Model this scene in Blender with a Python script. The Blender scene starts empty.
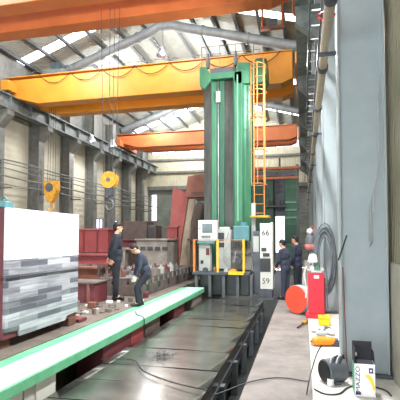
import bpy, bmesh, math, random
from mathutils import Vector, Matrix, Quaternion
random.seed(7)
PI = math.pi
sc = bpy.context.scene
col = sc.collection

# ---------------------------------------------------------------- materials
def lin(c):
    return tuple((v/12.92 if v <= .04045 else ((v+.055)/1.055)**2.4) for v in c)
def hexc(h):
    return lin(tuple(int(h[i:i+2], 16)/255 for i in (0, 2, 4)))
def mat(name, h, rough=.6, metal=0., var=.18, scale=3., bump=0., emit=None, es=0., h2=None, spec=.5, stretch=None, coat=0.):
    m = bpy.data.materials.new(name); m.use_nodes = True
    nt = m.node_tree; N = nt.nodes; L = nt.links
    b = N['Principled BSDF']
    c = hexc(h)
    b.inputs['Roughness'].default_value = rough
    b.inputs['Metallic'].default_value = metal
    b.inputs['Specular IOR Level'].default_value = spec
    b.inputs['Coat Weight'].default_value = coat
    tc = N.new('ShaderNodeTexCoord'); mp = N.new('ShaderNodeMapping')
    L.new(tc.outputs['Object'], mp.inputs['Vector'])
    if stretch: mp.inputs['Scale'].default_value = stretch
    n = N.new('ShaderNodeTexNoise'); n.inputs['Scale'].default_value = scale
    n.inputs['Detail'].default_value = 6; n.inputs['Roughness'].default_value = .65
    L.new(mp.outputs['Vector'], n.inputs['Vector'])
    r = N.new('ShaderNodeValToRGB')
    c2 = hexc(h2) if h2 else tuple(v*(1-var*2) for v in c)
    r.color_ramp.elements[0].position = .32; r.color_ramp.elements[1].position = .62
    r.color_ramp.elements[0].color = (*c2, 1); r.color_ramp.elements[1].color = (*c, 1)
    L.new(n.outputs['Fac'], r.inputs['Fac']); L.new(r.outputs['Color'], b.inputs['Base Color'])
    if bump:
        bp = N.new('ShaderNodeBump'); bp.inputs['Strength'].default_value = bump; bp.inputs['Distance'].default_value = .02
        L.new(n.outputs['Fac'], bp.inputs['Height']); L.new(bp.outputs['Normal'], b.inputs['Normal'])
    if emit:
        b.inputs['Emission Color'].default_value = (*hexc(emit), 1); b.inputs['Emission Strength'].default_value = es
    return m
def ribbed(name, h, axis, scale, rough=.6, depth=.03, h2=None, bands=.25):
    m = mat(name, h, rough, h2=h2, scale=1.2)
    nt = m.node_tree; N = nt.nodes; L = nt.links; b = N['Principled BSDF']
    tc = N.new('ShaderNodeTexCoord'); w = N.new('ShaderNodeTexWave'); w.bands_direction = axis
    w.inputs['Scale'].default_value = scale
    L.new(tc.outputs['Object'], w.inputs['Vector'])
    bp = N.new('ShaderNodeBump'); bp.inputs['Distance'].default_value = depth; bp.inputs['Strength'].default_value = .8
    L.new(w.outputs['Fac'], bp.inputs['Height']); L.new(bp.outputs['Normal'], b.inputs['Normal'])
    return m

M = {}
M['floor'] = mat('worn_concrete', '857e78', .75, h2='69635e', scale=2.2, bump=.1)
M['plinth'] = mat('plinth_concrete', 'cbc7be', .8, h2='aeaaa2', scale=4, bump=.15)
M['pit'] = mat('oily_pit', '1c211f', .5, h2='0d100f', scale=3, bump=.3)
M['cream_wall'] = ribbed('cream_panels', 'c8c3ae', 'Z', 1.1, .8, .01, h2='b4af9a')
M['end_wall'] = ribbed('end_cladding', 'cfcaaf', 'X', 2.6, .75, .03, h2='bdb89d')
M['shutter'] = ribbed('grey_green_shutter', '8d968a', 'Z', 3, .7, .03, h2='767f76')
M['clad_right'] = ribbed('tan_cladding', '8f8871', 'Y', 3.3, .7, .05, h2='7c755f')
M['dado'] = mat('dado_concrete', 'a29c8e', .8, h2='8d887b', scale=3)
M['roof'] = ribbed('roof_sheet', 'a3a59b', 'Y', 2.4, .8, .04, h2='8f9188')
M['steel_dark'] = mat('dark_grey_paint', '5d6264', .6, h2='484d50', scale=4)
M['steel_left'] = mat('grey_column_paint', '7c7d77', .65, h2='63655f', scale=3)
M['steel_right'] = mat('blue_grey_paint', 'a2acae', .42, h2='95a0a3', scale=1.6, bump=.05)
M['runway'] = mat('runway_paint', '7b8280', .6, h2='565d5c', scale=5)
M['orange'] = mat('crane_yellow_orange', 'd9932f', .45, h2='cf8628', scale=1.2)
M['orange2'] = mat('crane_orange', 'c46d38', .5, h2='b5602f', scale=1.2)
M['orange_rail'] = mat('orange_rail_paint', 'e88a3c', .5)
M['yellow'] = mat('safety_yellow', 'f2c81e', .45, var=.05)
M['hook_yellow'] = mat('hook_yellow', 'e0a436', .5, h2='b07c22', scale=9)
M['green'] = mat('machine_green', '417d5d', .45, h2='30644a', scale=1.5, bump=.03, stretch=(3, 3, .5))
M['green_dark'] = mat('dark_green_oily', '2d5d45', .4, h2='1f4534', scale=3, stretch=(3, 3, .5))
M['green_light'] = mat('light_green', '79b594', .4, h2='62a182', scale=2)
M['way'] = mat('oily_guideway', '4a4a44', .3, metal=.5, h2='33332f', scale=4, stretch=(3, 3, .4))
M['mint'] = mat('mint_green_paint', 'c2f2d8', .28, h2='aee8ca', scale=2.5, coat=.3)
M['bed_grey'] = mat('grey_brown_bed', '746863', .55, metal=.2, h2='544a47', scale=4, bump=.1)
M['rail_green'] = mat('rail_green_paint', '6fbd90', .4, h2='58a67a', scale=4)
M['cover'] = mat('oily_steel_plate', '8b8d86', .24, metal=.8, h2='5e605a', scale=1.6, bump=.04, stretch=(1, 1.6, 1))
M['bedplate'] = mat('worn_brown_steel', '7f756b', .55, metal=.25, h2='60574f', scale=3, bump=.1)
M['saddle'] = mat('oily_black_green', '24302b', .35, h2='161d1a', scale=5)
M['black'] = mat('black_rubber', '1d1d1f', .6, var=.1)
M['cable'] = mat('black_cable', '26262a', .55, var=.1)
M['rope'] = mat('steel_rope', '5a5650', .6, metal=.4)
M['redpaint'] = mat('dark_red_primer', '70343a', .6, h2='582a2f', scale=3, bump=.05)
M['red2'] = mat('red_primer', '9c4446', .6, h2='82383a', scale=2.4)
M['pinkred'] = mat('faded_red_plate', 'b0605a', .65, h2='974d48', scale=1.5)
M['brown'] = mat('brown_casting', '60504a', .7, h2='483c38', scale=3, bump=.1)
M['rust'] = mat('rust_brown', '8f5c4c', .7, h2='73483b', scale=2.5, bump=.1)
M['tan'] = mat('tan_steel', 'b3a58f', .65, h2='948670', scale=2)
M['greytan'] = mat('grey_tan_casting', '918980', .6, h2='6f6962', scale=3, bump=.08)
M['white'] = mat('machine_white', 'e4e4da', .45, h2='d3d3c8', scale=2)
M['cabinet'] = mat('light_grey_cabinet', 'b9bcb6', .45, h2='a5a9a3', scale=2)
M['trolley_teal'] = mat('trolley_dark_teal', '33474b', .5, h2='26363a', scale=4)
M['teal'] = mat('teal_motor_paint', '5b8f93', .4, h2='4a7a80', scale=3)
M['screen'] = mat('dark_screen', '4a585c', .15, h2='3a474b', scale=8, emit='7d9496', es=.25)
M['button'] = mat('dark_button', '3b3c40', .5)
M['navy'] = mat('navy_workwear', '272b36', .85, h2='1e222c', scale=14, bump=.25)
M['navy2'] = mat('slate_workwear', '3a4050', .85, h2='2f3443', scale=14, bump=.25)
M['navy3'] = mat('dark_blue_workwear', '31364b', .85, h2='272c3e', scale=14, bump=.25)
M['trouser'] = mat('dark_trousers', '23262f', .85, h2='1b1d25', scale=14, bump=.25)
M['skin'] = mat('skin', 'd9a78c', .55, h2='cf9a80', scale=10)
M['hair'] = mat('black_hair', '15130f', .6, h2='0f0d0b', scale=60, bump=.3)
M['shoe'] = mat('shoe', '24211f', .5)
M['glove'] = mat('white_glove', 'e9e7e2', .8)
M['lip'] = mat('lip', 'a8645a', .5)
M['bright_red'] = mat('bright_red_paint', 'd8263a', .4, h2='c81f33', scale=3)
M['redorange'] = mat('red_orange_face', 'e8523a', .5, h2='de4a33', scale=4)
M['grey'] = mat('pale_grey', 'b7b9b8', .55)
M['darkgrey'] = mat('dark_grey_metal', '52555c', .4, metal=.3, h2='3d4046', scale=5)
M['drum_grey'] = mat('drum_grey_paint', '6c6f76', .4, metal=.2, h2='585b62', scale=5)
M['hose'] = mat('grey_hose', '6b7075', .5, h2='565b60', scale=8)
M['carton'] = mat('white_carton', 'f0eff0', .6, var=.03)
M['carton_dark'] = mat('dark_carton_flap', '2c2b33', .6)
M['ink'] = mat('navy_ink', '2b2a6a', .6)
M['ink_black'] = mat('black_ink', '1b1b1d', .6, var=.05)
M['ink_yellow'] = mat('yellow_ink', 'efd64a', .6, var=.05)
M['tape'] = mat('yellow_plastic', 'f5cf1d', .4, var=.06)
M['orange_tool'] = mat('orange_plastic', 'f0952a', .4, var=.1)
M['wood'] = mat('oily_timber', '6a4a3a', .8, h2='4b342a', scale=6, bump=.2, stretch=(1, 6, 6))
M['tan_pipe'] = mat('tan_pipe_paint', 'b9ab98', .45, h2='a69884', scale=4)
M['pinkcloth'] = mat('pink_red_cloth', 'c9807c', .8, h2='b36560', scale=8)
M['steel'] = mat('bright_steel', 'c8c9cc', .3, metal=.9, h2='a5a6aa', scale=6)
M['chip'] = mat('galvanised_clamp', 'a7a39b', .45, metal=.6, h2='77736c', scale=10)
M['lampshade'] = mat('aluminium_shade', 'b8bcc0', .4, metal=.6)
M['lampglow'] = mat('lamp_glow', 'ffffff', .5, emit='f3f2ff', es=8.)
M['skylight'] = mat('skylight_panel', 'e9eef5', .6, var=.03, emit='eef2ff', es=7.0)
M['winglow'] = mat('bright_window_pane', 'e8e6f5', .4, var=.03, emit='dcd4ff', es=2.6)
M['galv'] = mat('galvanised_duct', '858d8e', .5, metal=.1, h2='6f7678', scale=3)

# milled plate: bands of milling passes, with reflected bright patches painted in
def milled():
    m = bpy.data.materials.new('milled_steel_face'); m.use_nodes = True
    nt = m.node_tree; N = nt.nodes; L = nt.links; b = N['Principled BSDF']
    tc = N.new('ShaderNodeTexCoord')
    br = N.new('ShaderNodeTexBrick')
    mp = N.new('ShaderNodeMapping'); mp.inputs['Rotation'].default_value = (0, PI/2, PI/2)
    sp = N.new('ShaderNodeSeparateXYZ'); cb = N.new('ShaderNodeCombineXYZ')
    L.new(tc.outputs['Object'], sp.inputs[0]); L.new(sp.outputs['Y'], cb.inputs['X']); L.new(sp.outputs['Z'], cb.inputs['Y'])
    L.new(cb.outputs[0], br.inputs['Vector'])
    br.inputs['Scale'].default_value = 1.; br.inputs['Mortar Size'].default_value = .004; br.inputs['Mortar Smooth'].default_value = 1.
    br.inputs['Brick Width'].default_value = .62; br.inputs['Row Height'].default_value = .083
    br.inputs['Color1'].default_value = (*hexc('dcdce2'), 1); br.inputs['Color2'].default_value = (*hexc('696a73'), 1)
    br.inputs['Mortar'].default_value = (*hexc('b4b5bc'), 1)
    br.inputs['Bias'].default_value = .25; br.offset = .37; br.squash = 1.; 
    # upper third set near white: its bright reflection is painted into the colour
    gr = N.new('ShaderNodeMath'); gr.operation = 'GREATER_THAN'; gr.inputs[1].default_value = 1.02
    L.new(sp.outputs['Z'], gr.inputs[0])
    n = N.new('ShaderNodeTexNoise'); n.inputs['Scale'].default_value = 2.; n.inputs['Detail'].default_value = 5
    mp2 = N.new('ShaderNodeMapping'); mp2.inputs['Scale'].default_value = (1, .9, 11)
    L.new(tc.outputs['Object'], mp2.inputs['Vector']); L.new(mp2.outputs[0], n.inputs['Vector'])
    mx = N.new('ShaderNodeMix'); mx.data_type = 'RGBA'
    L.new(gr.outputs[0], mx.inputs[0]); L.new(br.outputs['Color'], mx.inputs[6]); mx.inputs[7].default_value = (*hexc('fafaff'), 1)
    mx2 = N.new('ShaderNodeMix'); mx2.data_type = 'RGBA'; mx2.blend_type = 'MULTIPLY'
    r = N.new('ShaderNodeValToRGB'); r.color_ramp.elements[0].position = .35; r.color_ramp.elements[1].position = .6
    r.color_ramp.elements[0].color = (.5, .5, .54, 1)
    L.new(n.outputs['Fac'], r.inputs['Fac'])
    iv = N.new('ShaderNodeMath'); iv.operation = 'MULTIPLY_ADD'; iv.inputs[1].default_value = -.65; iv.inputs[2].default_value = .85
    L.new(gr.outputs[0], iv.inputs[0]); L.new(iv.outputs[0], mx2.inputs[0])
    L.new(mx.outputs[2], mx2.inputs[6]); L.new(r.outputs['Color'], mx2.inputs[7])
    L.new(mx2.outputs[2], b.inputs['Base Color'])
    b.inputs['Metallic'].default_value = .1; b.inputs['Roughness'].default_value = .35
    return m
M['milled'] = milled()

# ---------------------------------------------------------------- mesh helpers
class MB:
    def __init__(s): s.bm = bmesh.new()
    def box(s, x0, x1, y0, y1, z0, z1, rot=None, piv=None):
        g = bmesh.ops.create_cube(s.bm, size=1.)['verts']
        for v in g:
            v.co = Vector(((x0+x1)/2+v.co.x*(x1-x0), (y0+y1)/2+v.co.y*(y1-y0), (z0+z1)/2+v.co.z*(z1-z0)))
        if rot:
            p = Vector(piv) if piv else Vector(((x0+x1)/2, (y0+y1)/2, (z0+z1)/2))
            for v in g: v.co = p + rot @ (v.co-p)
        return s
    def cyl(s, p0, p1, r0, r1=None, n=14, caps=True):
        r1 = r0 if r1 is None else r1
        p0 = Vector(p0); p1 = Vector(p1); d = p1-p0; L_ = d.length
        if L_ < 1e-6: return s
        g = bmesh.ops.create_cone(s.bm, cap_ends=caps, cap_tris=False, segments=n, radius1=r0, radius2=r1, depth=L_)['verts']
        q = Vector((0, 0, 1)).rotation_difference(d.normalized())
        for v in g: v.co = (p0+p1)/2 + q @ v.co
        return s
    def ball(s, c, r, sub=2, sz=(1, 1, 1), rot=None):
        g = bmesh.ops.create_icosphere(s.bm, subdivisions=sub, radius=1.)['verts']
        for v in g:
            w = Vector((v.co.x*r*sz[0], v.co.y*r*sz[1], v.co.z*r*sz[2]))
            if rot: w = rot @ w
            v.co = Vector(c)+w
        return s
    def capsule(s, p0, p1, r0, r1, n=12):
        s.cyl(p0, p1, r0, r1, n); s.ball(p0, r0); s.ball(p1, r1); return s
    def tube(s, pts, r, n=8, closed=False):
        P_ = [Vector(p) for p in pts]; rings = []
        k = len(P_)
        up = None
        for i, p in enumerate(P_):
            if closed: t = (P_[(i+1) % k]-P_[i-1]).normalized()
            else: t = (P_[min(i+1, k-1)]-P_[max(i-1, 0)]).normalized()
            if up is None:
                up = t.orthogonal().normalized()
            else:
                up = (up - t*up.dot(t)); up = up.normalized() if up.length > 1e-6 else t.orthogonal().normalized()
            b = t.cross(up)
            rings.append([s.bm.verts.new(p+(up*math.cos(2*PI*j/n)+b*math.sin(2*PI*j/n))*r) for j in range(n)])
        for i in range(k if closed else k-1):
            a, c = rings[i], rings[(i+1) % k]
            for j in range(n):
                s.bm.faces.new((a[j], a[(j+1) % n], c[(j+1) % n], c[j]))
        if not closed:
            s.bm.faces.new(rings[0][::-1]); s.bm.faces.new(rings[-1])
        return s
    def prism(s, poly, axis, a, b):
        """poly of 2-D points in the two other axes, extruded along axis from a to b"""
        def co(p, t):
            if axis == 'X': return (t, p[0], p[1])
            if axis == 'Y': return (p[0], t, p[1])
            return (p[0], p[1], t)
        A = [s.bm.verts.new(co(p, a)) for p in poly]; B = [s.bm.verts.new(co(p, b)) for p in poly]
        n = len(poly)
        s.bm.faces.new(A[::-1]); s.bm.faces.new(B)
        for i in range(n): s.bm.faces.new((A[i], A[(i+1) % n], B[(i+1) % n], B[i]))
        return s
    def lathe(s, prof, c, n=20):
        rings = []
        for r, z in prof:
            rings.append([s.bm.verts.new((c[0]+r*math.cos(2*PI*j/n), c[1]+r*math.sin(2*PI*j/n), c[2]+z)) for j in range(n)])
        for a, b in zip(rings, rings[1:]):
            for j in range(n): s.bm.faces.new((a[j], a[(j+1) % n], b[(j+1) % n], b[j]))
        s.bm.faces.new(rings[0][::-1]); s.bm.faces.new(rings[-1])
        return s
    def torus(s, c, R, r, axis=(0, 0, 1), n=28, m=8, sx=1., sy=1.):
        q = Vector((0, 0, 1)).rotation_difference(Vector(axis).normalized())
        pts = [Vector(c)+q @ Vector((R*sx*math.cos(2*PI*i/n), R*sy*math.sin(2*PI*i/n), 0)) for i in range(n)]
        return s.tube(pts, r, m, True)
    def xf(s, mtx):
        bmesh.ops.transform(s.bm, matrix=mtx, verts=s.bm.verts); return s
    def build(s, name, material, parent=None, bevel=0., smooth=False, local=False):
        bmesh.ops.recalc_face_normals(s.bm, faces=s.bm.faces)
        me = bpy.data.meshes.new(name)
        off = world_loc(parent) if (parent is not None and not local) else Vector((0, 0, 0))
        if parent is None and not local:
            # put the origin at the base of the thing
            xs = [v.co for v in s.bm.verts]
            off = Vector(((min(p.x for p in xs)+max(p.x for p in xs))/2, (min(p.y for p in xs)+max(p.y for p in xs))/2, min(p.z for p in xs)))
        for v in s.bm.verts: v.co -= off
        s.bm.to_mesh(me); s.bm.free()
        me.materials.append(M[material])
        if smooth:
            for p in me.polygons: p.use_smooth = True
            try: me.set_sharp_from_angle(angle=math.radians(40))
            except Exception: pass
        o = bpy.data.objects.new(name, me); col.objects.link(o)
        if parent is not None: o.parent = parent
        else: o.location = off
        if bevel:
            b = o.modifiers.new('bevel', 'BEVEL'); b.width = bevel; b.segments = 2; b.limit_method = 'ANGLE'
        return o
def world_loc(o):
    v = Vector((0, 0, 0))
    while o is not None:
        v += o.location; o = o.parent
    return v
def tag(o, label=None, cat=None, group=None, kind=None):
    if label: o['label'] = label
    if cat: o['category'] = cat
    if group: o['group'] = group
    if kind: o['kind'] = kind
    return o
def thing(name, label, cat, loc=(0, 0, 0), group=None):
    o = bpy.data.objects.new(name, None); o.empty_display_size = .1; col.objects.link(o); o.location = loc
    return tag(o, label, cat, group)
KIDS = {}
def copy_tree(o, loc=None, label=None, parent=None):
    c = o.copy(); col.objects.link(c)
    if parent is not None: c.parent = parent
    for ch in [x for x in list(col.objects) if x.parent == o]: copy_tree(ch, parent=c)
    if loc is not None: c.location = loc
    if label: c['label'] = label
    return c
def struct(name, mb, m, label, cat, bevel=0.):
    o = mb.build(name, m, bevel=bevel); return tag(o, label, cat, kind='structure')
def text_mesh(txt, size, name, m, parent, matrix, depth=.003):
    cu = bpy.data.curves.new(name, 'FONT'); cu.body = txt; cu.size = size; cu.extrude = depth
    cu.align_x = 'CENTER'; cu.align_y = 'CENTER'
    t = bpy.data.objects.new(name+'_tmp', cu); col.objects.link(t)
    dg = bpy.context.evaluated_depsgraph_get()
    me = bpy.data.meshes.new_from_object(t.evaluated_get(dg))
    bpy.data.objects.remove(t)
    me.transform(Matrix.Translation(-world_loc(parent)) @ matrix)
    me.materials.clear(); me.materials.append(M[m])
    o = bpy.data.objects.new(name, me); col.objects.link(o); o.parent = parent
    return o

# ================================================================ SETTING
Y0, Y1 = -6.0, 33.0
struct('floor', MB().box(-.67, 1.1, Y0, Y1, -.7, 0), 'floor', 'pale worn concrete walkway on the right of the pit', 'floor')
struct('floor.001', MB().box(-3.4, -.67, Y0, Y1, -.9, -.7), 'pit', 'dark oily pit floor beside the long steel covers', 'floor')
struct('floor.002', MB().box(-12.4, -3.4, Y0, Y1, -.7, .3), 'bedplate', 'worn brown steel and concrete working floor on the left', 'floor')
struct('trim_1', MB().box(.08, 1.0, Y0+.02, 32, 0, .12), 'plinth', 'low concrete plinth along the right columns', 'plinth', .01)
# left wall with low openings
mb = MB()
open_l = [(18.6, 19.3), (24.0, 25.0), (26.2, 27.2)]
yy = Y0
for a, b in open_l:
    mb.box(-12.45, -12.25, yy, a, .3, 7.0); mb.box(-12.45, -12.25, a, b, .3, 1.75); mb.box(-12.45, -12.25, a, b, 2.9, 7.0); yy = b
mb.box(-12.45, -12.25, yy, Y1, .3, 7.0)
struct('wall_left', mb, 'cream_wall', 'cream panelled wall behind the left columns', 'wall')
struct('wall_left.001', MB().box(-12.45, -12.25, Y0, Y1, 7.0, 9.55), 'steel_left', 'grey upper sheeting above the left crane runway', 'wall')
for i, (a, b) in enumerate(open_l):
    w = struct('window_%d' % (i+1), MB().box(-12.4, -12.36, a, b, 1.75, 2.9), 'winglow', ['bright low window in left wall nearest the camera', 'bright low window in left wall left of the standing worker', 'bright low window in left wall farthest back'][i], 'window')
    f = MB()
    for z in (1.75, 2.3, 2.86): f.box(-12.34, -12.26, a, b, z, z+.04)
    for y in (a, (a+b)/2-.02, b-.04): f.box(-12.335, -12.265, y, y+.04, 1.75, 2.9)
    f.build('window_frame', 'steel_dark', w)
struct('wall_right', MB().box(1.0, 1.15, Y0, Y1, 0, 9.8), 'clad_right', 'tan ribbed cladding behind the right columns', 'wall')
# end wall
mb = MB()
mb.box(-12.4, -5.9, 33, 33.2, 5.7, 9.0); mb.box(-5.9, 1.1, 33, 33.2, 5.7, 9.0)
mb.prism([(-12.4, 9.0), (1.1, 9.0), (1.1, 9.75), (-5.92, 11.7), (-12.4, 9.5)], 'Y', 33, 33.2)
struct('wall_back', mb, 'end_wall', 'cream ribbed upper end wall of the hall', 'wall')
mb = MB()
mb.box(-12.4, -11.95, 33, 33.2, .3, 5.7); mb.box(-11.5, -2.2, 33, 33.2, .3, 5.7); mb.box(-1.35, 1.1, 33, 33.2, 0, 5.7)
mb.box(-11.95, -11.5, 33, 33.2, 5.2, 5.7); mb.box(-11.95, -11.5, 33, 33.2, .3, 3.1)
mb.box(-2.2, -1.35, 33, 33.2, 3.4, 5.7); mb.box(-2.2, -1.35, 33, 33.2, -.6, .6)
struct('wall_back.001', mb, 'shutter', 'grey green lower end wall of ribbed shutters', 'wall')
struct('wall_right.001', MB().box(.97, 1.0, Y0, Y1, .12, 1.42), 'dado', 'pale smooth concrete base of the right wall', 'wall')
w = struct('window_4', MB().box(-11.95, -11.5, 33.1, 33.14, 3.1, 5.2), 'winglow', 'tall narrow bright slot window in the end wall', 'window')
w = struct('window_5', MB().box(-2.2, -1.35, 33.1, 33.14, .6, 3.4), 'winglow', 'bright opening in end wall right of the numbered cabinet', 'window')
for i, (a, b, z) in enumerate([(-11.9, -9.95, 8.5), (-8.7, -7.0, 8.62), (-1.95, -.2, 8.62)]):
    w = struct('window_%d' % (6+i), MB().box(a, b, 32.94, 32.98, z, z+.42), 'winglow', ['left high strip window in the end wall', 'high strip window in end wall just left of the green column', 'high strip window in end wall by the right columns'][i], 'window')
    f = MB()
    for k in range(4): x = a+(b-a)*k/3; f.box(x-.025, x+.025, 32.9, 32.99, z-.03, z+.45)
    f.build('window_frame', 'steel_left', w)
mb = MB()
mb.box(-12.4, -10.5, Y0-.2, Y0, -.7, 9.5); mb.box(.2, 1.1, Y0-.2, Y0, -.7, 9.5); mb.box(-10.5, .2, Y0-.2, Y0, 3.8, 9.5)  # unseen wall added so daylight through its low opening fades up the columns
struct('wall_front', mb, 'cream_wall', 'unseen wall added behind the camera, its wide opening shaping the daylight', 'wall')
mb = MB()
for z in (6.9, 7.9): mb.box(-12.2, 1.0, 32.8, 32.99, z, z+.16)
mb.box(-12.2, 1.0, 32.75, 32.99, 5.55, 5.85)
struct('trim_2', mb, 'steel_left', 'grey green horizontal girts across the end wall', 'girt')

# roof
AL, BL = 13.75, .344      # z = AL + BL x (left slope)
AR, BR = 10.08, -.277
RX = -5.92
strips = [(-3.6, -2.6), (9.6, 10.4), (16.3, 16.85), (23.2, 24.0), (29.4, 30.2)]
def slope(x): return AL+BL*x if x < RX else AR+BR*x
def slab(y0, y1, side, th=.05, lift=0.):
    xa, xb = (-12.6, RX) if side == 0 else (RX, 1.25)
    return MB().prism([(xa, slope(xa-1e-4 if side else xa)+lift), (xb, slope(xb)+lift if side else AL+BL*xb+lift), (xb, (slope(xb) if side else AL+BL*xb)+th+lift), (xa, (AR+BR*xa if side else slope(xa))+th+lift)] if side == 0 else
                      [(xa, AR+BR*xa+lift), (xb, AR+BR*xb+lift), (xb, AR+BR*xb+th+lift), (xa, AR+BR*xa+th+lift)], 'Y', y0, y1)
def joinb(lst):
    out = MB()
    for m_ in lst:
        me = bpy.data.meshes.new('t'); m_.bm.to_mesh(me); out.bm.from_mesh(me); m_.bm.free(); bpy.data.meshes.remove(me)
    return out
for side in (0, 1):
    segs = []; yy = Y0
    for a, b in strips: segs.append(slab(yy, a, side)); yy = b
    segs.append(slab(yy, Y1+.2, side))
    struct('ceiling' if side == 0 else 'ceiling.001', joinb(segs), 'roof', ['left slope of grey ribbed roof sheeting', 'right slope of grey ribbed roof sheeting'][side], 'roof')
n = 9
for k, (a, b) in enumerate(strips):
    for side in (0, 1):
        struct('window_%d' % n, slab(a, b, side, .03, .01), 'skylight', '%s skylight strip up the %s roof slope' % (['rearmost', 'nearest', 'second', 'third', 'farthest'][k], ['left', 'right'][side]), 'skylight'); n += 1

# purlins
px = [-12.0+1.02*i for i in range(6)] + [RX+.25+1.0*i for i in range(7)]
pur = []
for i, x in enumerate(px):
    b_ = BL if x < RX else BR
    mb = MB(); z = slope(x)
    mb.box(x-.03, x+.03, Y0, Y1, z-.19, z-.03); mb.box(x-.03, x+.1, Y0, Y1, z-.2, z-.17)
    o = mb.build('roof_purlin', 'steel_dark')
    tag(o, 'dark steel purlin running lengthwise under the roof sheets', 'purlin', 'roof purlins')
# roof frames
for i, y in enumerate((18.0, 27.4)):
    r = thing('roof_frame', ['nearer grey round roof tube rising to the ridge above the yellow crane', 'farther grey round roof tube behind the yellow crane'][i], 'roof frame', (RX, y, 9))
    pts = [(-12.1, y, AL+BL*-12.1-.47), (-6.6, y, AL+BL*-6.6-.47)] + [(RX-.3, y, 11.2), (RX+.3, y, 11.2)] + [(-5.2, y, AR+BR*-5.2-.47), (.9, y, AR-BR*-.9-.47)]
    MB().tube(pts, .21, 16).build('main_tube', 'galv', r, smooth=True)
    for x in (-11.0, -9.0, -7.2, -4.2, -2.2):
        z = slope(x)-.47; b_ = BL if x < RX else BR
        MB().cyl((x-.05, y, z-.05*b_), (x+.05, y, z+.05*b_), .25, n=18).build('flange_joint', 'galv', r, smooth=True)
    MB().prism([(-12.2, 8.3), (-12.2, 9.3), (-10.6, 9.6)], 'Y', y-.05, y+.05).build('gusset', 'steel_dark', r)

# ---------------------------------------------------------------- columns
ordw = ['first', 'second', 'third', 'fourth', 'fifth', 'sixth', 'seventh']
for i in range(7):
    y = 5.3+4.2*i
    r = thing('steel_column', [
        'big blue-grey steel column nearest the camera behind the white carton',
        'second blue-grey steel column with the coiled grey hose on it',
        'third blue-grey steel column on the right beside the walkway workers',
        'fourth blue-grey steel column along the right wall', 'fifth blue-grey steel column along the right wall',
        'sixth blue-grey steel column along the right wall', 'last blue-grey steel column on the right, next to the end wall'][i], 'column', (.63, y, .12), 'right wall columns')
    H_ = 9.7
    MB().box(.42, .442, y, y+.3, .12, H_).build('flange', 'steel_right', r, .004)
    MB().box(.925, .947, y, y+.3, .12, H_).build('flange', 'steel_right', r, .004)
    MB().box(.441, .926, y+.04, y+.06, .12, H_).build('web', 'steel_right', r)
    MB().box(.37, .965, y-.06, y+.36, .12, .15).build('base_plate', 'steel_dark', r, .004)
    MB().box(.2, .422, y+.13, y+.17, 3.955, 3.995).build('pipe_bracket', 'darkgrey', r)
    MB().prism([(-.12, 6.45), (-.12, 6.82), (.422, 6.82), (.422, 6.0)], 'Y', y+.02, y+.28).build('corbel', 'runway', r, .004)
lw = [14.7, 17.45, 20.1, 22.75, 25.3, 27.9, 30.5]
for i, y in enumerate(lw):
    r = thing('steel_column', ['grey steel column against the cream wall at the far left edge', 'second grey steel column from left, by the yellow hook', 'third grey steel column from left along the cream wall', 'fourth grey steel column from left along the cream wall', 'fifth grey steel column from left, behind the round hook block', 'sixth grey steel column from left along the cream wall', 'last grey steel column on the left, next to the end wall'][i], 'column', (-11.95, y, .3), 'left wall columns')
    MB().box(-11.72, -11.69, y-.22, y+.22, .3, 9.0).build('flange', 'steel_left', r)
    MB().box(-12.24, -12.21, y-.22, y+.22, .3, 9.0).build('flange', 'steel_left', r)
    MB().box(-12.22, -11.71, y-.02, y+.02, .3, 9.0).build('web', 'steel_left', r)
    MB().prism([(-11.7, 6.1), (-11.25, 6.6), (-11.25, 6.8), (-11.7, 6.8)], 'Y', y-.2, y+.2).build('corbel', 'steel_left', r)
    MB().box(-12.24, -11.6, y-.28, y+.28, .3, .33).build('base_plate', 'steel_dark', r)
    MB().box(-11.7, -11.15, y-.03, y+.03, 3.66, 3.72).box(-11.7, -11.64, y-.03, y+.03, 3.66, 4.8).build('pipe_bracket', 'steel_left', r)
# runway beams
def runway(x, z0, z1, y0, y1, label, step):
    r = thing('crane_runway_beam', label, 'runway beam', (x, y0, z0))
    MB().box(x-.2, x+.2, y0, y1, z1-.05, z1).build('flange', 'runway', r)
    MB().box(x-.2, x+.2, y0, y1, z0, z0+.05).build('flange', 'runway', r)
    MB().box(x-.015, x+.015, y0, y1, z0+.05, z1-.05).build('web', 'runway', r)
    MB().box(x-.04, x+.04, y0, y1, z1, z1+.08).build('crane_rail', 'steel_dark', r)
    y = y0+.4
    while y < y1:
        MB().box(x-.17, x+.17, y-.012, y+.012, z0+.05, z1-.05).build('stiffener', 'runway', r); y += step
    return r
runway(-11.42, 6.8, 7.4, 9, 32.6, 'grey steel crane runway beam along the left columns', 1.33)
runway(.08, 6.82, 7.4, 6, 32.6, 'grey steel crane runway beam along the right columns', 1.05)

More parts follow.
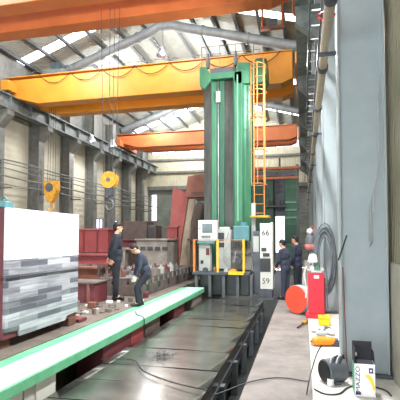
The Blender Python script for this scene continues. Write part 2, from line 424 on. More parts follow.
# ---------------------------------------------------------------- overhead cranes
def crane(label, m, yA, z0, z1, w, gap, festoon=True, x0=-11.75, x1=-.3, mside=None):
    r = thing('overhead_crane', label, 'overhead crane', (-5.7, yA, z0))
    for k, y in enumerate((yA, yA+w+gap)):
        zz1 = z1
        poly = [(x0, z0+.42), (x0+1.5, z0), (x1-.4, z0), (x1, z0+.15), (x1, zz1), (x0, zz1-.1)]
        MB().prism(poly, 'Y', y, y+w).build('girder', m, r, .015)
        MB().box(x0, x1, y-.04, y+w+.04, zz1+.003, zz1+.03).build('walkway_plate', m, r)
    for xe in (-11.42, .0):
        e = MB().box(xe-.2, xe+.2, yA-.5, yA+2*w+gap+.5, 7.55, 7.95); e.build('end_carriage', m, r, .02)
        for y in (yA-.25, yA+2*w+gap+.25):
            MB().cyl((xe-.05 if xe < -5 else xe+.0, y, 7.62), (xe+.05 if xe < -5 else xe+.1, y, 7.62), .135, n=18).build('wheel', 'steel_dark', r)
    # handrail on the front girder
    h = MB(); x = x0+1.0
    while x < x1-.3:
        h.cyl((x, yA+.3, z1+.03), (x, yA+.3, z1+.3), .01, n=6); x += 1.55
    h.cyl((x0+1.0, yA+.3, z1+.3), (x-1.55, yA+.3, z1+.3), .01, n=6)
    h.build('handrail', 'runway', r)
    if festoon:
        pts = []
        n_ = 7; xs = x0+1.6; span = (x1-.4-xs)/n_
        for i in range(n_):
            for j in range(10):
                t = j/10
                pts.append((xs+span*(i+t), yA-.07, z1-.02-.38*math.sin(PI*t)**.8 + .02))
        pts.append((xs+span*n_, yA-.07, z1))
        MB().tube(pts, .015, 6).build('festoon_cable', 'cable', r, smooth=True)
    return r
c1 = crane('near orange overhead crane across the top of the view', 'orange2', 9.15, 7.56, 8.5, .5, .75, False)
for x in (-.95, -.45):
    MB().cyl((x, 10.75, 7.0), (x, 10.75, 7.6), .03, n=8).build('hanger', 'orange2', c1)
MB().box(-1.0, -.4, 10.7, 10.8, 6.95, 7.03).build('hoist_frame', 'rust', c1)
MB().box(-.82, -.58, 10.66, 10.84, 7.03, 7.2).build('hoist_motor', 'steel_dark', c1, .02)
c2 = crane('yellow overhead crane with looping cables behind the green column top', 'orange', 15.0, 7.08, 8.2, .55, .95)
MB().box(-10.3, -9.3, 15.3, 16.6, 8.24, 8.55).build('trolley_frame', 'steel_dark', c2, .01)
MB().cyl((-10.1, 15.9, 8.72), (-9.45, 15.9, 8.72), .2, n=18).build('hoist_drum', 'trolley_teal', c2, smooth=True)
MB().box(-9.95, -9.6, 15.35, 15.7, 8.55, 8.85).build('hoist_motor', 'trolley_teal', c2, .02)
c3 = crane('far orange overhead crane near the end wall', 'orange2', 25.6, 7.5, 8.35, .5, .9, False)

# hoist ropes with hook blocks
def hook_block(x, y, ztop, zc, r, label, m='hook_yellow', hang=.55):
    t = thing('hook_block', label, 'crane hook', (x, y, zc-hang-.3), None)
    for dx in (-.28, -.03, .1, .24):
        MB().cyl((x+max(-.8, min(.8, dx*3))*r, y, zc), (x+dx, y, ztop), .007, n=6).build('rope', 'cable', t)
    for dy in (-.07, .07):
        MB().cyl((x, y+dy-.012, zc), (x, y+dy+.012, zc), r, n=22).build('cheek_plate', m, t, smooth=True)
    MB().cyl((x, y-.05, zc), (x, y+.05, zc), r*.88, n=22).build('sheave', m, t, smooth=True)
    MB().cyl((x, y-.1, zc), (x, y+.1, zc), r*.25, n=12).build('pin', 'steel_dark', t)
    MB().box(x-.075, x+.075, y-.07, y+.07, zc-r-.2, zc-r*.7).build('swivel', 'darkgrey', t, .01)
    z = zc-r-.2
    pts = [(x, y, z)]
    for j in range(15):
        a = PI*.5 - j/14*PI*1.5
        pts.append((x+.105*math.cos(a), y, z-.22+.13*math.sin(a)))
    MB().tube(pts, .03, 8).build('hook', 'steel_dark', t, smooth=True)
    return t
hook_block(-4.72, 9.95, 7.6, 3.16, .21, 'round yellow sheave block with dark hook left of the standing worker')
# yellow angular hook
t = thing('hook_block', 'tapered yellow hook block hanging above the silver milled plate', 'crane hook', (-10.3, 16.1, 2.7))
for dx in (-.18, -.07, .07, .18): MB().cyl((-10.3+dx, 16.1, 4.0), (-10.3+dx*.8, 16.1, 7.2), .009, n=6).build('rope', 'rope', t)
MB().prism([(-10.62, 4.1), (-9.98, 4.1), (-9.96, 3.7), (-10.12, 3.35), (-10.2, 3.2), (-10.4, 3.2), (-10.55, 3.6)], 'Y', 15.95, 16.25).build('housing', 'hook_yellow', t, .02)
MB().cyl((-10.3, 15.93, 3.82), (-10.3, 16.27, 3.82), .18, n=20).build('sheave', 'steel_dark', t)
MB().tube([(-10.3, 16.1, 3.22)]+[(-10.3+.13*math.cos(a), 16.1, 2.95+.16*math.sin(a)) for a in [PI/2-j/12*PI*1.45 for j in range(13)]], .04, 8).build('hook', 'hook_yellow', t, smooth=True)

# a high-bay lamp
def lamp(x, y, z, label, power=420, size=.5):
    t = thing('high_bay_lamp', label, 'lamp', (x, y, z), 'high bay lamps')
    MB().lathe([(.02, .34), (.1, .33), (.12, .22), (.14, .2), (.27, -.02), (.28, -.05), (.26, -.05), (.12, .17), (.02, .18)], (x, y, z), 20).build('shade', 'lampshade', t, smooth=True)
    MB().ball((x, y, z+.06), .09, 2, (1, 1, 1.3)).build('bulb', 'lampglow', t, smooth=True)
    MB().cyl((x, y, z+.32), (x, y, slope(x)-.1), .012, n=6).build('drop_rod', 'steel_dark', t)
    l = bpy.data.lights.new('lamp_light', 'SPOT'); l.energy = power; l.spot_size = math.radians(150); l.spot_blend = .6
    l.shadow_soft_size = .25; l.color = (.98, .98, 1.)
    lo = bpy.data.objects.new('lamp_light', l); col.objects.link(lo); lo.location = (0, 0, -.1); lo.parent = t
    return t
LAMPS = [(-5.75, 17.2, 9.55, 'pendant lamp hanging just above the yellow crane'),
         (-11.0, 20.9, 6.9, 'glowing lamp high on the left below the yellow crane, nearer one'),
         (-10.4, 22.2, 6.9, 'glowing lamp high on the left below the yellow crane, farther one')]
for x, y, z, lb in LAMPS: lamp(x, y, z, lb, 220)

# ================================================================ WALL SERVICES
for i, (z, r_) in enumerate([(4.75, .03), (4.62, .02), (4.4, .022), (4.12, .035), (3.8, .025)]):
    mb = MB(); pts = []
    y = 13.5
    while y < 32.5:
        pts.append((-11.2-.06*(i % 2), y, z+.02*math.sin(y*1.3+i))); y += .7
    mb.tube(pts, r_, 8)
    o = mb.build('wall_pipe', 'steel_left' if i in (0, 3) else 'runway', smooth=True)
    tag(o, ['topmost', 'second from top', 'middle', 'second from bottom', 'lowest'][i]+' of the grey pipes running along the left columns', 'pipe', 'pipes along the left columns')
# right long pipe
r = thing('wall_pipe', 'tan pipe running high along the right columns', 'pipe', (.29, 15, 4.06))
MB().tube([(.29, 2.2, 4.06), (.29, 14, 4.06), (.29, 30, 4.06)], .055, 14).build('pipe_run', 'tan_pipe', r, smooth=True)
for y in (4.3, 6.1, 8.0, 10.0, 12.2, 15, 18):
    MB().cyl((.29, y-.06, 4.06), (.29, y+.06, 4.06), .072, n=14).build('coupling', 'darkgrey', r, smooth=True)
MB().lathe([(.03, 0), (.05, .02), (.05, .1), (.03, .12)], (.29, 5.05, 4.1), 12).build('valve', 'pinkcloth', r)
MB().torus((.29, 5.05, 4.26), .09, .012, n=18, m=6).build('valve_wheel', 'bright_red', r)
# cable tray (ladder)
r = thing('cable_tray', 'dark ladder-like cable tray beside the tan pipe high on the right', 'cable tray', (.25, 15, 5.6))
for x in (.15, .345): MB().box(x-.012, x+.012, 5.6, 30, 5.56, 5.66).build('side_rail', 'darkgrey', r)
y = 5.8
while y < 26: MB().box(.15, .345, y-.012, y+.012, 5.58, 5.6).build('rung', 'grey', r); y += .55
# thin white conduit hanging on first column
pts = [(.865, 5.28, 3.6), (.86, 5.26, 3.0), (.85, 5.24, 2.5), (.80, 5.22, 2.3), (.78, 5.22, 2.0)]
tag(MB().tube(pts, .008, 8).build('hanging_cable', 'grey', smooth=True), 'thin pale cable hanging down the nearest right column', 'cable')
pts = [(.80, 5.31, 2.25), (.77, 5.3, 2.1), (.765, 5.3, 1.9), (.78, 5.3, 1.66), (.75, 5.3, 1.6), (.735, 5.3, 1.75), (.745, 5.3, 2.0), (.79, 5.3, 2.2)]
tag(MB().tube(pts, .006, 8).build('cord_loop', 'grey', smooth=True), 'thin grey cord loop on the web of the nearest column', 'cord')

# ================================================================ BORING MILL
r = thing('boring_mill_column', 'tall green machine column rising to the cranes in the middle', 'machine column', (-2.3, 13.9, -.1))
cx0, cx1 = -3.04, -1.56
MB().box(cx0+.12, cx1-.02, 13.45, 14.7, -.1, 6.75).build('column_body', 'green', r, .02)
MB().box(cx0, cx0+.23, 13.24, 13.6, .3, 6.7).build('guideway', 'way', r, .01)
MB().box(cx0+.23, cx0+.4, 13.28, 13.46, .3, 6.7).build('front_strip', 'green', r, .01)
MB().box(cx0+.4, cx0+.5, 13.38, 13.46, .3, 6.7).build('recess', 'greytan', r)
MB().box(cx0+.5, cx0+.66, 13.26, 13.46, .3, 6.7).build('front_strip', 'green_dark', r, .01)
MB().box(cx0+.66, cx0+.94, 13.3, 13.46, .3, 6.7).build('guideway', 'way', r, .01)
MB().prism([(cx0+.94, 13.46), (cx0+.94, 13.2), (cx0+1.0, 13.12), (cx0+1.24, 13.12), (cx0+1.3, 13.24), (cx1, 13.32), (cx1, 13.46)], 'Z', .3, 6.9).build('front_column', 'green', r, .01)
MB().box(cx0+1.08, cx0+1.12, 13.1, 13.14, .3, 6.8).build('light_strip', 'green_light', r)
MB().cyl((cx0+.45, 13.33, .6), (cx0+.45, 13.33, 6.7), .028, n=10).build('lead_screw', 'steel', r, smooth=True)
MB().box(cx0+.39, cx0+.53, 13.22, 13.36, 6.0, 6.36).build('bearing_block', 'grey', r, .01)
MB().prism([(cx0-.12, 6.55), (cx0+.02, 6.42), (cx0+.25, 6.72), (cx0+.95, 6.72), (cx0+1.05, 6.5), (cx1+.02, 6.5), (cx1+.02, 7.15), (cx0+1.1, 7.2), (cx0+1.05, 6.92), (cx0+.2, 6.92), (cx0+.1, 7.15), (cx0-.12, 7.15)], 'Y', 13.12, 14.6).build('top_cap', 'green', r, .02)
MB().prism([(cx1-.1, 6.55), (cx1+.35, 6.6), (cx1+.5, 6.9), (cx1+.5, 7.35), (cx1+.2, 7.4), (cx1-.1, 7.1)], 'Y', 13.4, 14.5).build('gearbox', 'green', r, .02)
MB().box(cx0+.2, cx0+1.02, 13.25, 14.4, 6.93, 7.12).build('chain_guard', 'steel_dark', r)
for x in (cx0+.12, cx0+1.02):
    MB().lathe([(.07, 0), (.07, .25), (.045, .3), (.045, .45), (.02, .48)], (x, 13.3, 7.15), 12).build('drive_spindle', 'steel_dark', r, smooth=True)
h = MB()
for x in (cx0-.1, cx0+.5, cx0+1.0, cx1+.1): h.cyl((x, 13.35, 7.1), (x, 13.35, 7.9), .014, n=6)
for z in (7.55, 7.88): h.cyl((cx0-.1, 13.35, z), (cx1+.1, 13.35, z), .012, n=6)
h.build('handrail', 'steel_left', r)
# ladder with safety hoops (part of the column)
lx0, lx1, ly = -1.42, -1.12, 13.0
lad = MB()
for x in (lx0, lx1): lad.box(x-.014, x+.014, ly-.02, ly+.02, 2.35, 7.35)
lad = lad.build('access_ladder', 'orange_rail', r)
z = 2.45
rg = MB()
while z < 7.3:
    MB().cyl((lx0, ly, z), (lx1, ly, z), .009, n=6).build('rung', 'orange_rail', lad); z += .28
for z in (3.3, 4.3, 5.3, 6.1, 6.9):
    MB().tube([(lx0-.0, ly, z)]+[((lx0+lx1)/2-.2*math.cos(PI*j/10)*1.25, ly-.45*math.sin(PI*j/10), z) for j in range(11)]+[(lx1, ly, z)], .012, 6).build('hoop', 'orange_rail', lad)
for j in (2, 5, 8):
    x = (lx0+lx1)/2-.25*math.cos(PI*j/10); y = ly-.45*math.sin(PI*j/10)
    MB().box(x-.01, x+.01, y-.006, y+.006, 3.3, 6.9).build('cage_bar', 'orange_rail', lad)
MB().box(-1.5, -.95, 12.6, 13.3, 2.3, 2.36).build('ladder_platform', 'hook_yellow', r, .005)
# pale tall services mast at the right of the column
MB().box(-1.5, -1.38, 12.9, 13.02, .3, 2.75).build('service_mast', 'cabinet', r)

# headstock / saddle in front of column
r = thing('spindle_headstock', 'pale grey machine headstock between yellow rails on the platform', 'headstock', (-2.1, 12.8, .75))
MB().box(-2.55, -2.1, 12.72, 13.1, .78, 1.95).build('front_cover', 'cabinet', r, .015)
MB().box(-2.1, -1.5, 12.85, 13.1, .74, 1.6).build('gear_housing', 'greytan', r, .015)
MB().box(-2.5, -2.3, 12.70, 12.73, 1.62, 1.86).build('dark_vent', 'button', r)
MB().box(-2.5, -2.3, 12.70, 12.73, 1.42, 1.56).build('dark_vent', 'button', r)
for k in range(5): MB().box(-2.05+.11*k, -1.98+.11*k, 12.80, 12.86, 1.4, 1.58).build('hose_connector', 'darkgrey', r, .006)
MB().box(-2.1, -1.5, 12.80, 12.86, 1.2, 1.26).build('trim_bar', 'darkgrey', r)
MB().cyl((-1.85, 12.62, 1.05), (-1.85, 12.9, 1.05), .1, n=20).build('spindle_nose', 'darkgrey', r, smooth=True)
MB().box(-2.45, -2.15, 12.75, 12.95, 1.96, 2.03).build('top_tray', 'white', r, .006)
MB().tube([(-2.15, 12.72, 1.9), (-2.25, 12.62, 1.6), (-2.3, 12.6, 1.2), (-2.15, 12.6, .95), (-2.0, 12.65, 1.0), (-1.95, 12.8, 1.3)], .014, 7).build('hose', 'grey', r, smooth=True)
r = thing('drive_motor', 'teal motor box mounted right of the headstock', 'motor', (-1.7, 12.7, 1.6))
MB().box(-1.98, -1.52, 12.45, 12.7, 1.62, 2.06).build('motor_body', 'teal', r, .02)
for k in range(5): MB().box(-1.95+.09*k, -1.93+.09*k, 12.43, 12.46, 1.66, 2.02).build('cooling_fin', 'teal', r)
MB().cyl((-1.7, 12.6, 2.06), (-1.7, 12.6, 2.16), .12, n=16).build('end_cap', 'teal', r, smooth=True)
MB().box(-1.9, -1.78, 12.55, 12.7, 2.06, 2.2).build('terminal_box', 'green_dark', r, .008)

for k, (x, y, w_, h_, m_, n_, lb) in enumerate([(-2.75, 12.15, .14, .1, 'darkgrey', 'tool_box', 'small dark box at left end of the operator platform deck'), (-2.15, 12.2, .12, .08, 'cabinet', 'tool_box', 'small pale box on deck beside the middle yellow post'), (-1.95, 12.15, .22, .07, 'hook_yellow', 'tool_box', 'flat yellow box on deck right of the middle yellow post'), (-2.48, 12.18, .1, .12, 'rust', 'oil_can', 'small rusty can on deck left of the middle yellow post')]):
    if n_ == 'oil_can': mb = MB().lathe([(.045, 0), (.05, .01), (.05, .09), (.02, .12), (.01, .16)], (x, y, .732), 12)
    else:
        mb = MB().box(x-w_/2, x+w_/2, y-.06, y+.06, .732, .732+h_); mb.box(x-w_/4, x+w_/4, y-.01, y+.01, .732+h_, .732+h_+.025)
    tag(mb.build(n_, m_, bevel=.006), lb, 'box' if n_ != 'oil_can' else 'can')
r = thing('operator_platform', 'raised operator platform with yellow guard rails in front of the green column', 'platform', (-2.2, 12.4, 0))
MB().box(-3.1, -1.45, 12.0, 12.72, .66, .73).build('deck', 'darkgrey', r, .006)
MB().box(-2.05, -1.62, 11.985, 12.0, .67, .76).build('yellow_toe_board', 'yellow', r)
MB().box(-2.95, -1.5, 12.3, 13.1, .05, .66).build('saddle_base', 'saddle', r, .02)
for x in (-3.0, -2.6, -2.2, -1.8, -1.42):
    MB().box(x-.04, x+.04, 12.06, 12.14, 0.02, .66).build('support_leg', 'steel_dark', r)
for x, m_ in ((-3.05, 'orange_rail'), (-2.36, 'yellow'), (-1.62, 'yellow')):
    MB().box(x-.03, x+.03, 12.0, 12.06, .73, 1.66).build('rail_post', m_, r, .006)
MB().box(-3.07, -1.6, 12.02, 12.035, 1.64, 1.66).build('guard_rail', 'orange_rail', r)
MB().tube([(-1.62, 12.03, .74), (-1.6, 12.0, 1.66)], .012).build('post_brace', 'yellow', r)
# control pendant
r = thing('control_pendant', 'white control panel with dark screen left of the headstock', 'control panel', (-2.8, 12.35, .73))
MB().box(-2.99, -2.44, 12.25, 12.5, 1.62, 2.22).build('housing', 'white', r, .015)
MB().box(-2.86, -2.56, 12.235, 12.26, 1.85, 2.12).build('screen', 'screen', r)
MB().box(-2.88, -2.6, 12.238, 12.26, 1.68, 1.79).build('keypad', 'cabinet', r)
for k in range(6): MB().box(-2.885+.045*k, -2.858+.045*k, 12.228, 12.24, 1.71, 1.76).build('key', 'button', r)
MB().cyl((-2.93, 12.255, 1.98), (-2.93, 12.23, 1.98), .018, n=12).build('knob', 'button', r)
MB().box(-2.98, -2.64, 12.3, 12.55, .74, 1.535).build('pedestal_cabinet', 'cabinet', r, .01)
MB().box(-3.0, -2.5, 12.2, 12.5, 1.54, 1.615).build('shelf', 'teal', r, .006)
MB().box(-2.76, -2.66, 12.285, 12.305, 1.2, 1.4).build('dark_label', 'redpaint', r)
MB().box(-2.92, -2.84, 12.285, 12.305, .95, 1.05).build('switch', 'button', r)

# numbered cabinet
r = thing('electrical_cabinet', 'tall white cabinet numbered 66 and 59 right of the platform', 'cabinet', (-1.0, 12.6, 0))
MB().box(-1.24, -.86, 12.4, 12.9, 0.0, .25).build('plinth', 'darkgrey', r, .01)
MB().box(-1.2, -.9, 12.4, 12.9, .25, 2.12).build('body', 'white', r, .012)
MB().box(-.9, -.84, 12.36, 12.9, .25, 2.15).build('edge_post', 'white', r, .006)
MB().box(-1.2, -.9, 12.385, 12.4, .74, 1.12).build('dark_band', 'button', r)
MB().box(-1.16, -1.02, 12.38, 12.4, 1.32, 1.42).build('switch_plate', 'button', r)
MB().box(-1.12, -.93, 12.375, 12.4, 1.17, 1.27).build('switch_plate', 'button', r)
MB().box(-1.4, -1.2, 12.45, 12.85, .1, 1.9).build('side_duct', 'darkgrey', r, .01)
MB().box(-1.4, -1.24, 12.43, 12.46, 1.3, 1.75).build('duct_cover', 'cabinet', r)
RX90 = Matrix.Rotation(PI/2, 4, 'X')
text_mesh('66', .22, 'number_marking', 'ink_black', r, Matrix.Translation((-1.04, 12.395, 1.84)) @ RX90)
text_mesh('59', .22, 'number_marking', 'ink_black', r, Matrix.Translation((-1.04, 12.395, .47)) @ RX90)
MB().box(-1.26, -.8, 12.25, 12.75, -.04, .0).build('foot', 'steel_dark', r)

# telescopic way cover
r = thing('way_cover', 'dark oily telescopic steel cover plates on the machine bed', 'way cover', (-1.9, 7, -.7))
y = 1.6; i = 0
edges = [1.6, 3.0, 4.2, 4.85, 5.5, 6.4, 7.1, 8.2, 8.9, 9.9, 10.9, 11.95]
for i in range(len(edges)-1):
    a, b = edges[i], edges[i+1]
    dz = .003*(i % 3)-.004
    pr = []
    nseg = 10
    x0, x1 = -2.7, -1.07
    mbp = MB()
    g = []
    for yy_ in (a, b-.02, b-.015):
        row = []
        for k in range(nseg+1):
            t = k/nseg; x = x0+(x1-x0)*t
            z = dz-.012+.012*math.sin(PI*t)+.003*math.sin(7*t+i*2.1)
            if yy_ == b-.015: z -= .02
            row.append(mbp.bm.verts.new((x, yy_, z)))
        g.append(row)
    for p, q in zip(g, g[1:]):
        for k in range(nseg): mbp.bm.faces.new((p[k], p[k+1], q[k+1], q[k]))
    # side skirts
    for k, s_ in ((0, -1), (nseg, 1)):
        low = [mbp.bm.verts.new((v.co.x+.0*s_, v.co.y, -.42)) for v in (g[0][k], g[-1][k])]
        mbp.bm.faces.new((g[0][k], g[-1][k], low[1], low[0]))
    mbp.build('cover_plate', 'cover', r, smooth=True)
MB().box(-2.68, -1.12, 1.6, 12.1, -.69, -.06).build('bed_base', 'pit', r)
MB().box(-1.12, -1.06, 1.6, 12.1, -.3, -.2).build('side_rail', 'darkgrey', r)
for k in range(9):
    MB().box(-1.1, -1.0, 2.2+1.1*k, 2.32+1.1*k, -.69, -.2).build('bed_bracket', 'steel_dark', r)
# black dust bellows hanging at the far end of pit is dark: green cover under the platform
# mint floor plate edge rail
r = thing('guide_rail', 'long mint green rail between left floor and the steel covers', 'rail', (-3.0, 7, 0))
MB().box(-3.24, -2.74, 1.6, 11.95, .17, .3).build('rail_cap', 'mint', r, .012)
MB().box(-3.42, -3.25, 1.6, 11.95, .2, .285).build('back_strip', 'rail_green', r, .008)
MB().box(-2.7405, -2.734, 1.6, 11.95, .172, .275).build('front_face', 'rail_green', r)
MB().box(-3.25, -3.19, 1.6, 11.95, .3, .306).build('edge_strip', 'rail_green', r)
for i, (a, b, m_, w_) in enumerate([(3.0, 3.9, 'white', 0), (3.92, 4.1, 'plinth', 0), (4.12, 4.5, 'white', 0), (5.7, 6.7, 'redpaint', 0), (6.72, 7.3, 'red2', 0), (7.4, 8.2, 'brown', 0), (9.2, 10.0, 'redpaint', 0), (10.8, 11.8, 'greytan', 0)]):
    mb = MB().box(-3.2, -2.78, a, b, -.69, .168)
    tag(mb.build('support_block', m_, bevel=.01), ['long white painted support under the near end of the mint rail', 'narrow grey support block under the mint rail', 'white support block beside the narrow grey one', 'dark red support block under the mint rail', 'bright red support block next to the dark red one', 'brown support block under the mint rail', 'farther dark red block under the mint rail', 'farthest grey block under the mint rail'][i], 'support block', 'blocks under the mint rail')
# cable over the covers
def cable(pts, r_, label, m='cable'):
    # smooth through points (Catmull-Rom)
    P_ = [Vector(p) for p in pts]; out = []
    for i in range(len(P_)-1):
        p0 = P_[max(i-1, 0)]; p1 = P_[i]; p2 = P_[i+1]; p3 = P_[min(i+2, len(P_)-1)]
        for k in range(6):
            t = k/6
            out.append(.5*((2*p1)+(p2-p0)*t+(2*p0-5*p1+4*p2-p3)*t*t+(3*p1-p0-3*p2+p3)*t**3))
    out.append(P_[-1])
    return tag(MB().tube(out, r_, 6).build('cable', m, smooth=True), label, 'cable')
cable([(-2.72, 5.5, .03), (-2.3, 5.6, .03), (-1.95, 5.15, .03), (-1.5, 4.85, .03), (-1.1, 4.72, .02), (-.98, 4.8, -.05), (-.62, 5.1, .02), (-.3, 5.35, .015), (.0, 5.3, .015), (.06, 5.32, .015)], .007, 'long black cable crossing the steel covers onto the walkway')
cable([(.10, 4.7, .13), (.2, 4.58, .13), (.34, 4.62, .13), (.45, 4.84, .13), (.6, 4.95, .13), (.8, 4.85, .13), (.84, 4.68, .13)], .008, 'black cable looping on the plinth around the white carton')
cable([(.02, 4.85, .012), (.05, 4.95, .14), (.08, 5.1, .2), (.14, 5.2, .36), (.2, 5.23, .46)], .007, 'thin black cable rising from walkway to the cable drum')
cable([(-3.1, 7.7, .312), (-2.95, 7.4, .312), (-2.76, 7.2, .312), (-2.72, 7.17, .25), (-2.72, 7.15, .05)], .008, 'thin dark cable draped over the mint rail')

# ================================================================ LEFT SIDE
r = thing('machined_block', 'big upright silver milled steel plate with dark red side at far left', 'steel block', (-3.9, 5.6, .4))
MB().box(-4.25, -3.645, 4.7, 6.47, .42, 2.08).build('body', 'redpaint', r, .008)
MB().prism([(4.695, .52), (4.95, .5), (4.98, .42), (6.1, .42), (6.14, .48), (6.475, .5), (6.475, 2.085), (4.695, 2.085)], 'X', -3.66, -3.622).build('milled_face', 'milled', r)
MB().box(-3.64, -3.6, 4.68, 6.46, 1.19, 1.2).build('groove', 'darkgrey', r)
MB().box(-4.2, -3.68, 4.66, 4.7, 1.16, 1.2).build('groove', 'rust', r)
r0 = thing('teal_glow_block', 'small made-up teal block for the glow on top near corner of the silver plate', 'clamp', (-3.75, 4.8, 2.085))
MB().box(-3.83, -3.67, 4.72, 4.88, 2.09, 2.17).build('block_body', 'teal', r0, .01)  # made-up piece; its teal colour stands in for a cyan glow
MB().torus((-3.75, 4.8, 2.19), .035, .012, (0, 1, 0), 16, 6).build('eye', 'teal', r0)
for i, (x0, x1, y0, y1, z1, m_) in enumerate([(-4.3, -3.7, 4.62, 4.9, .42, 'wood'), (-4.2, -3.62, 6.2, 6.42, .42, 'wood'), (-4.2, -3.6, 6.5, 6.75, .36, 'redpaint')]):
    tag(MB().box(x0, x1, y0, y1, .3, z1).build('timber_block', m_, bevel=.01), ['timber block under the near end of the silver plate', 'timber block under the far end of the silver plate', 'small red block on floor behind the silver plate'][i], 'block')

# long T-slot bed with clamps in the middle distance
def slotted_bed(name, x0, x1, y0, y1, z0, z1, m, label, step=.42):
    r = thing(name, label, 'machine bed', ((x0+x1)/2, (y0+y1)/2, z0))
    MB().box(x0, x1, y0, y1, z0, z1-.16).build('bed_body', m, r, .015)
    n_ = 3
    for k in range(n_):
        a = x0+(x1-x0)*k/n_+.03; b = x0+(x1-x0)*(k+1)/n_-.03
        MB().box(a, b, y0, y1, z1-.161, z1).build('table_strip', m, r, .006)
    y = y0+.3
    while y < y1-.2:
        MB().box(x1-.01, x1+.012, y-.1, y+.08, z0+.12, z0+.3).build('core_hole', 'button', r)
        y += step*2
    y = y0+.2
    while y < y1-.1:
        MB().box(x1, x1+.03, y-.04, y+.04, z1-.15, z1-.02).build('edge_lug', 'chip', r, .004)
        y += step
    return r
slotted_bed('slotted_bed', -4.95, -3.72, 9.75, 15.2, .3, .72, 'bed_grey', 'long low slotted machine bed with clamps behind the two left workers')
for i in range(48):
    y = 9.95+(i//4)*.29; x = -4.75+(i % 4)*.3+random.uniform(-.05, .05)
    if y > 13.05: continue
    h_ = random.uniform(.05, .2)
    mb = MB().box(x-.08, x+.08, y-.05, y+.05, .722, .722+h_); mb.cyl((x, y, .722+h_), (x, y, .8+h_), .02, n=8); mb.cyl((x, y, .722+h_), (x, y, .75+h_), .038, n=6)
    tag(mb.build('clamp_block', random.choice(['chip', 'rust', 'greytan', 'redpaint', 'steel', 'bed_grey', 'cabinet'])), 'small steel clamp with bolt standing on the long slotted bed', 'clamp', 'clamps on the slotted bed')
r = thing('casting_box', 'grey tan box casting with dark slots on the far end of the slotted bed', 'casting', (-5, 13.6, .72))
MB().box(-4.95, -4.25, 13.2, 14.4, .725, 1.62).box(-5.3, -4.9, 13.2, 14.4, 1.1, 1.62).build('body', 'greytan', r, .02)
for k in range(4): MB().box(-5.15+.25*k, -4.98+.25*k, 13.17, 13.21, 1.3, 1.42).build('slot', 'button', r)
MB().box(-5.34, -4.2, 13.15, 14.45, 1.62, 1.68).build('top_flange', 'greytan', r, .006)
# red beams
def beam(x0, x1, y0, y1, z0, z1, m, label, rz=0.):
    r = thing('steel_beam', label, 'steel beam', ((x0+x1)/2, (y0+y1)/2, z0))
    t_ = min(.05, (z1-z0)*.15)
    MB().box(x0, x1, y0, y1, z0, z0+t_).build('flange', m, r)
    MB().box(x0, x1, y0, y1, z1-t_, z1).build('flange', m, r)
    if x1-x0 > y1-y0: MB().box(x0, x1, (y0+y1)/2-.03, (y0+y1)/2+.03, z0+t_, z1-t_).build('web', m, r)
    else: MB().box((x0+x1)/2-.03, (x0+x1)/2+.03, y0, y1, z0+t_, z1-t_).build('web', m, r)
    r.rotation_euler.z = rz
    return r
beam(-6.7, -5.0, 10.8, 11.1, .98, 1.26, 'red2', 'red beam lying behind the standing worker, upper one', .0)
for i, (x, y) in enumerate([(-6.5, 10.95), (-5.3, 10.95)]):
    t = thing('trestle', ['brown trestle under left end of the upper red beam', 'brown trestle under right end of the upper red beam'][i], 'trestle', (x, y, .3))
    MB().box(x-.15, x+.15, y-.18, y+.18, .9, .975).build('top_plate', 'brown', t)
    for dx in (-.12, .12):
        for dy in (-.14, .14): MB().box(x+dx-.03, x+dx+.03, y+dy-.03, y+dy+.03, .3, .9).build('leg', 'brown', t)
r = thing('red_box', 'dark red steel box on floor left of standing worker', 'steel box', (-5.3, 8.7, .3))
MB().box(-5.7, -4.35, 8.5, 9.1, .3, .72).build('body', 'redpaint', r, .01)
for x in (-5.4, -4.9, -4.5): MB().box(x-.03, x+.03, 8.47, 8.5, .3, .72).build('rib', 'rust', r)
MB().box(-5.73, -4.32, 8.46, 9.13, .72, .75).build('lid', 'bedplate', r)
beam(-8.6, -5.4, 12.4, 12.9, .3, .78, 'rust', 'rust brown beam on the floor behind the red beams')
r = thing('red_container', 'long red steel box in front of the cream wall beside the silver plate', 'steel box', (-8.3, 16, .3))
MB().box(-9.6, -7.55, 15.8, 16.6, 1.12, 2.02).build('body', 'red2', r, .015)
MB().box(-9.65, -7.5, 15.75, 16.65, 2.02, 2.08).build('rim', 'pinkred', r, .006)
for x in (-9.2, -8.6, -8.0): MB().box(x-.03, x+.03, 15.76, 15.8, 1.12, 2.02).build('rib', 'redpaint', r)
t = thing('trestle', 'wide grey trestle under the long red box', 'trestle', (-8.6, 16.2, .3))
MB().box(-9.6, -7.6, 15.9, 16.5, 1.0, 1.11).build('top_plate', 'greytan', t)
for x in (-9.4, -8.6, -7.8):
    for y in (16.0, 16.4): MB().box(x-.06, x+.06, y-.05, y+.05, .3, 1.0).build('leg', 'greytan', t)
r = thing('machine_casting', 'dark brown block casting right of the standing worker', 'casting', (-6.3, 16.3, .3))
MB().box(-6.95, -5.95, 15.9, 16.7, .3, 2.36).build('body', 'brown', r, .02)
MB().box(-5.95, -5.6, 16.0, 16.7, .3, 2.2).build('side_step', 'brown', r, .02)
MB().box(-6.0, -5.66, 15.97, 16.0, 1.75, 2.1).build('dark_opening', 'button', r)
beam(-6.9, -4.9, 14.95, 15.3, 1.35, 1.66, 'redpaint', 'dark red beam below the brown block casting, right of the worker')
t = thing('trestle', 'grey trestle under the dark red beam by the brown casting', 'trestle', (-5.9, 15.1, .3))
MB().box(-6.7, -5.25, 14.95, 15.3, 1.27, 1.345).build('top_plate', 'greytan', t)
for x in (-6.5, -5.5):
    for y in (15.02, 15.23): MB().box(x-.05, x+.05, y-.04, y+.04, .3, 1.27).build('leg', 'greytan', t)
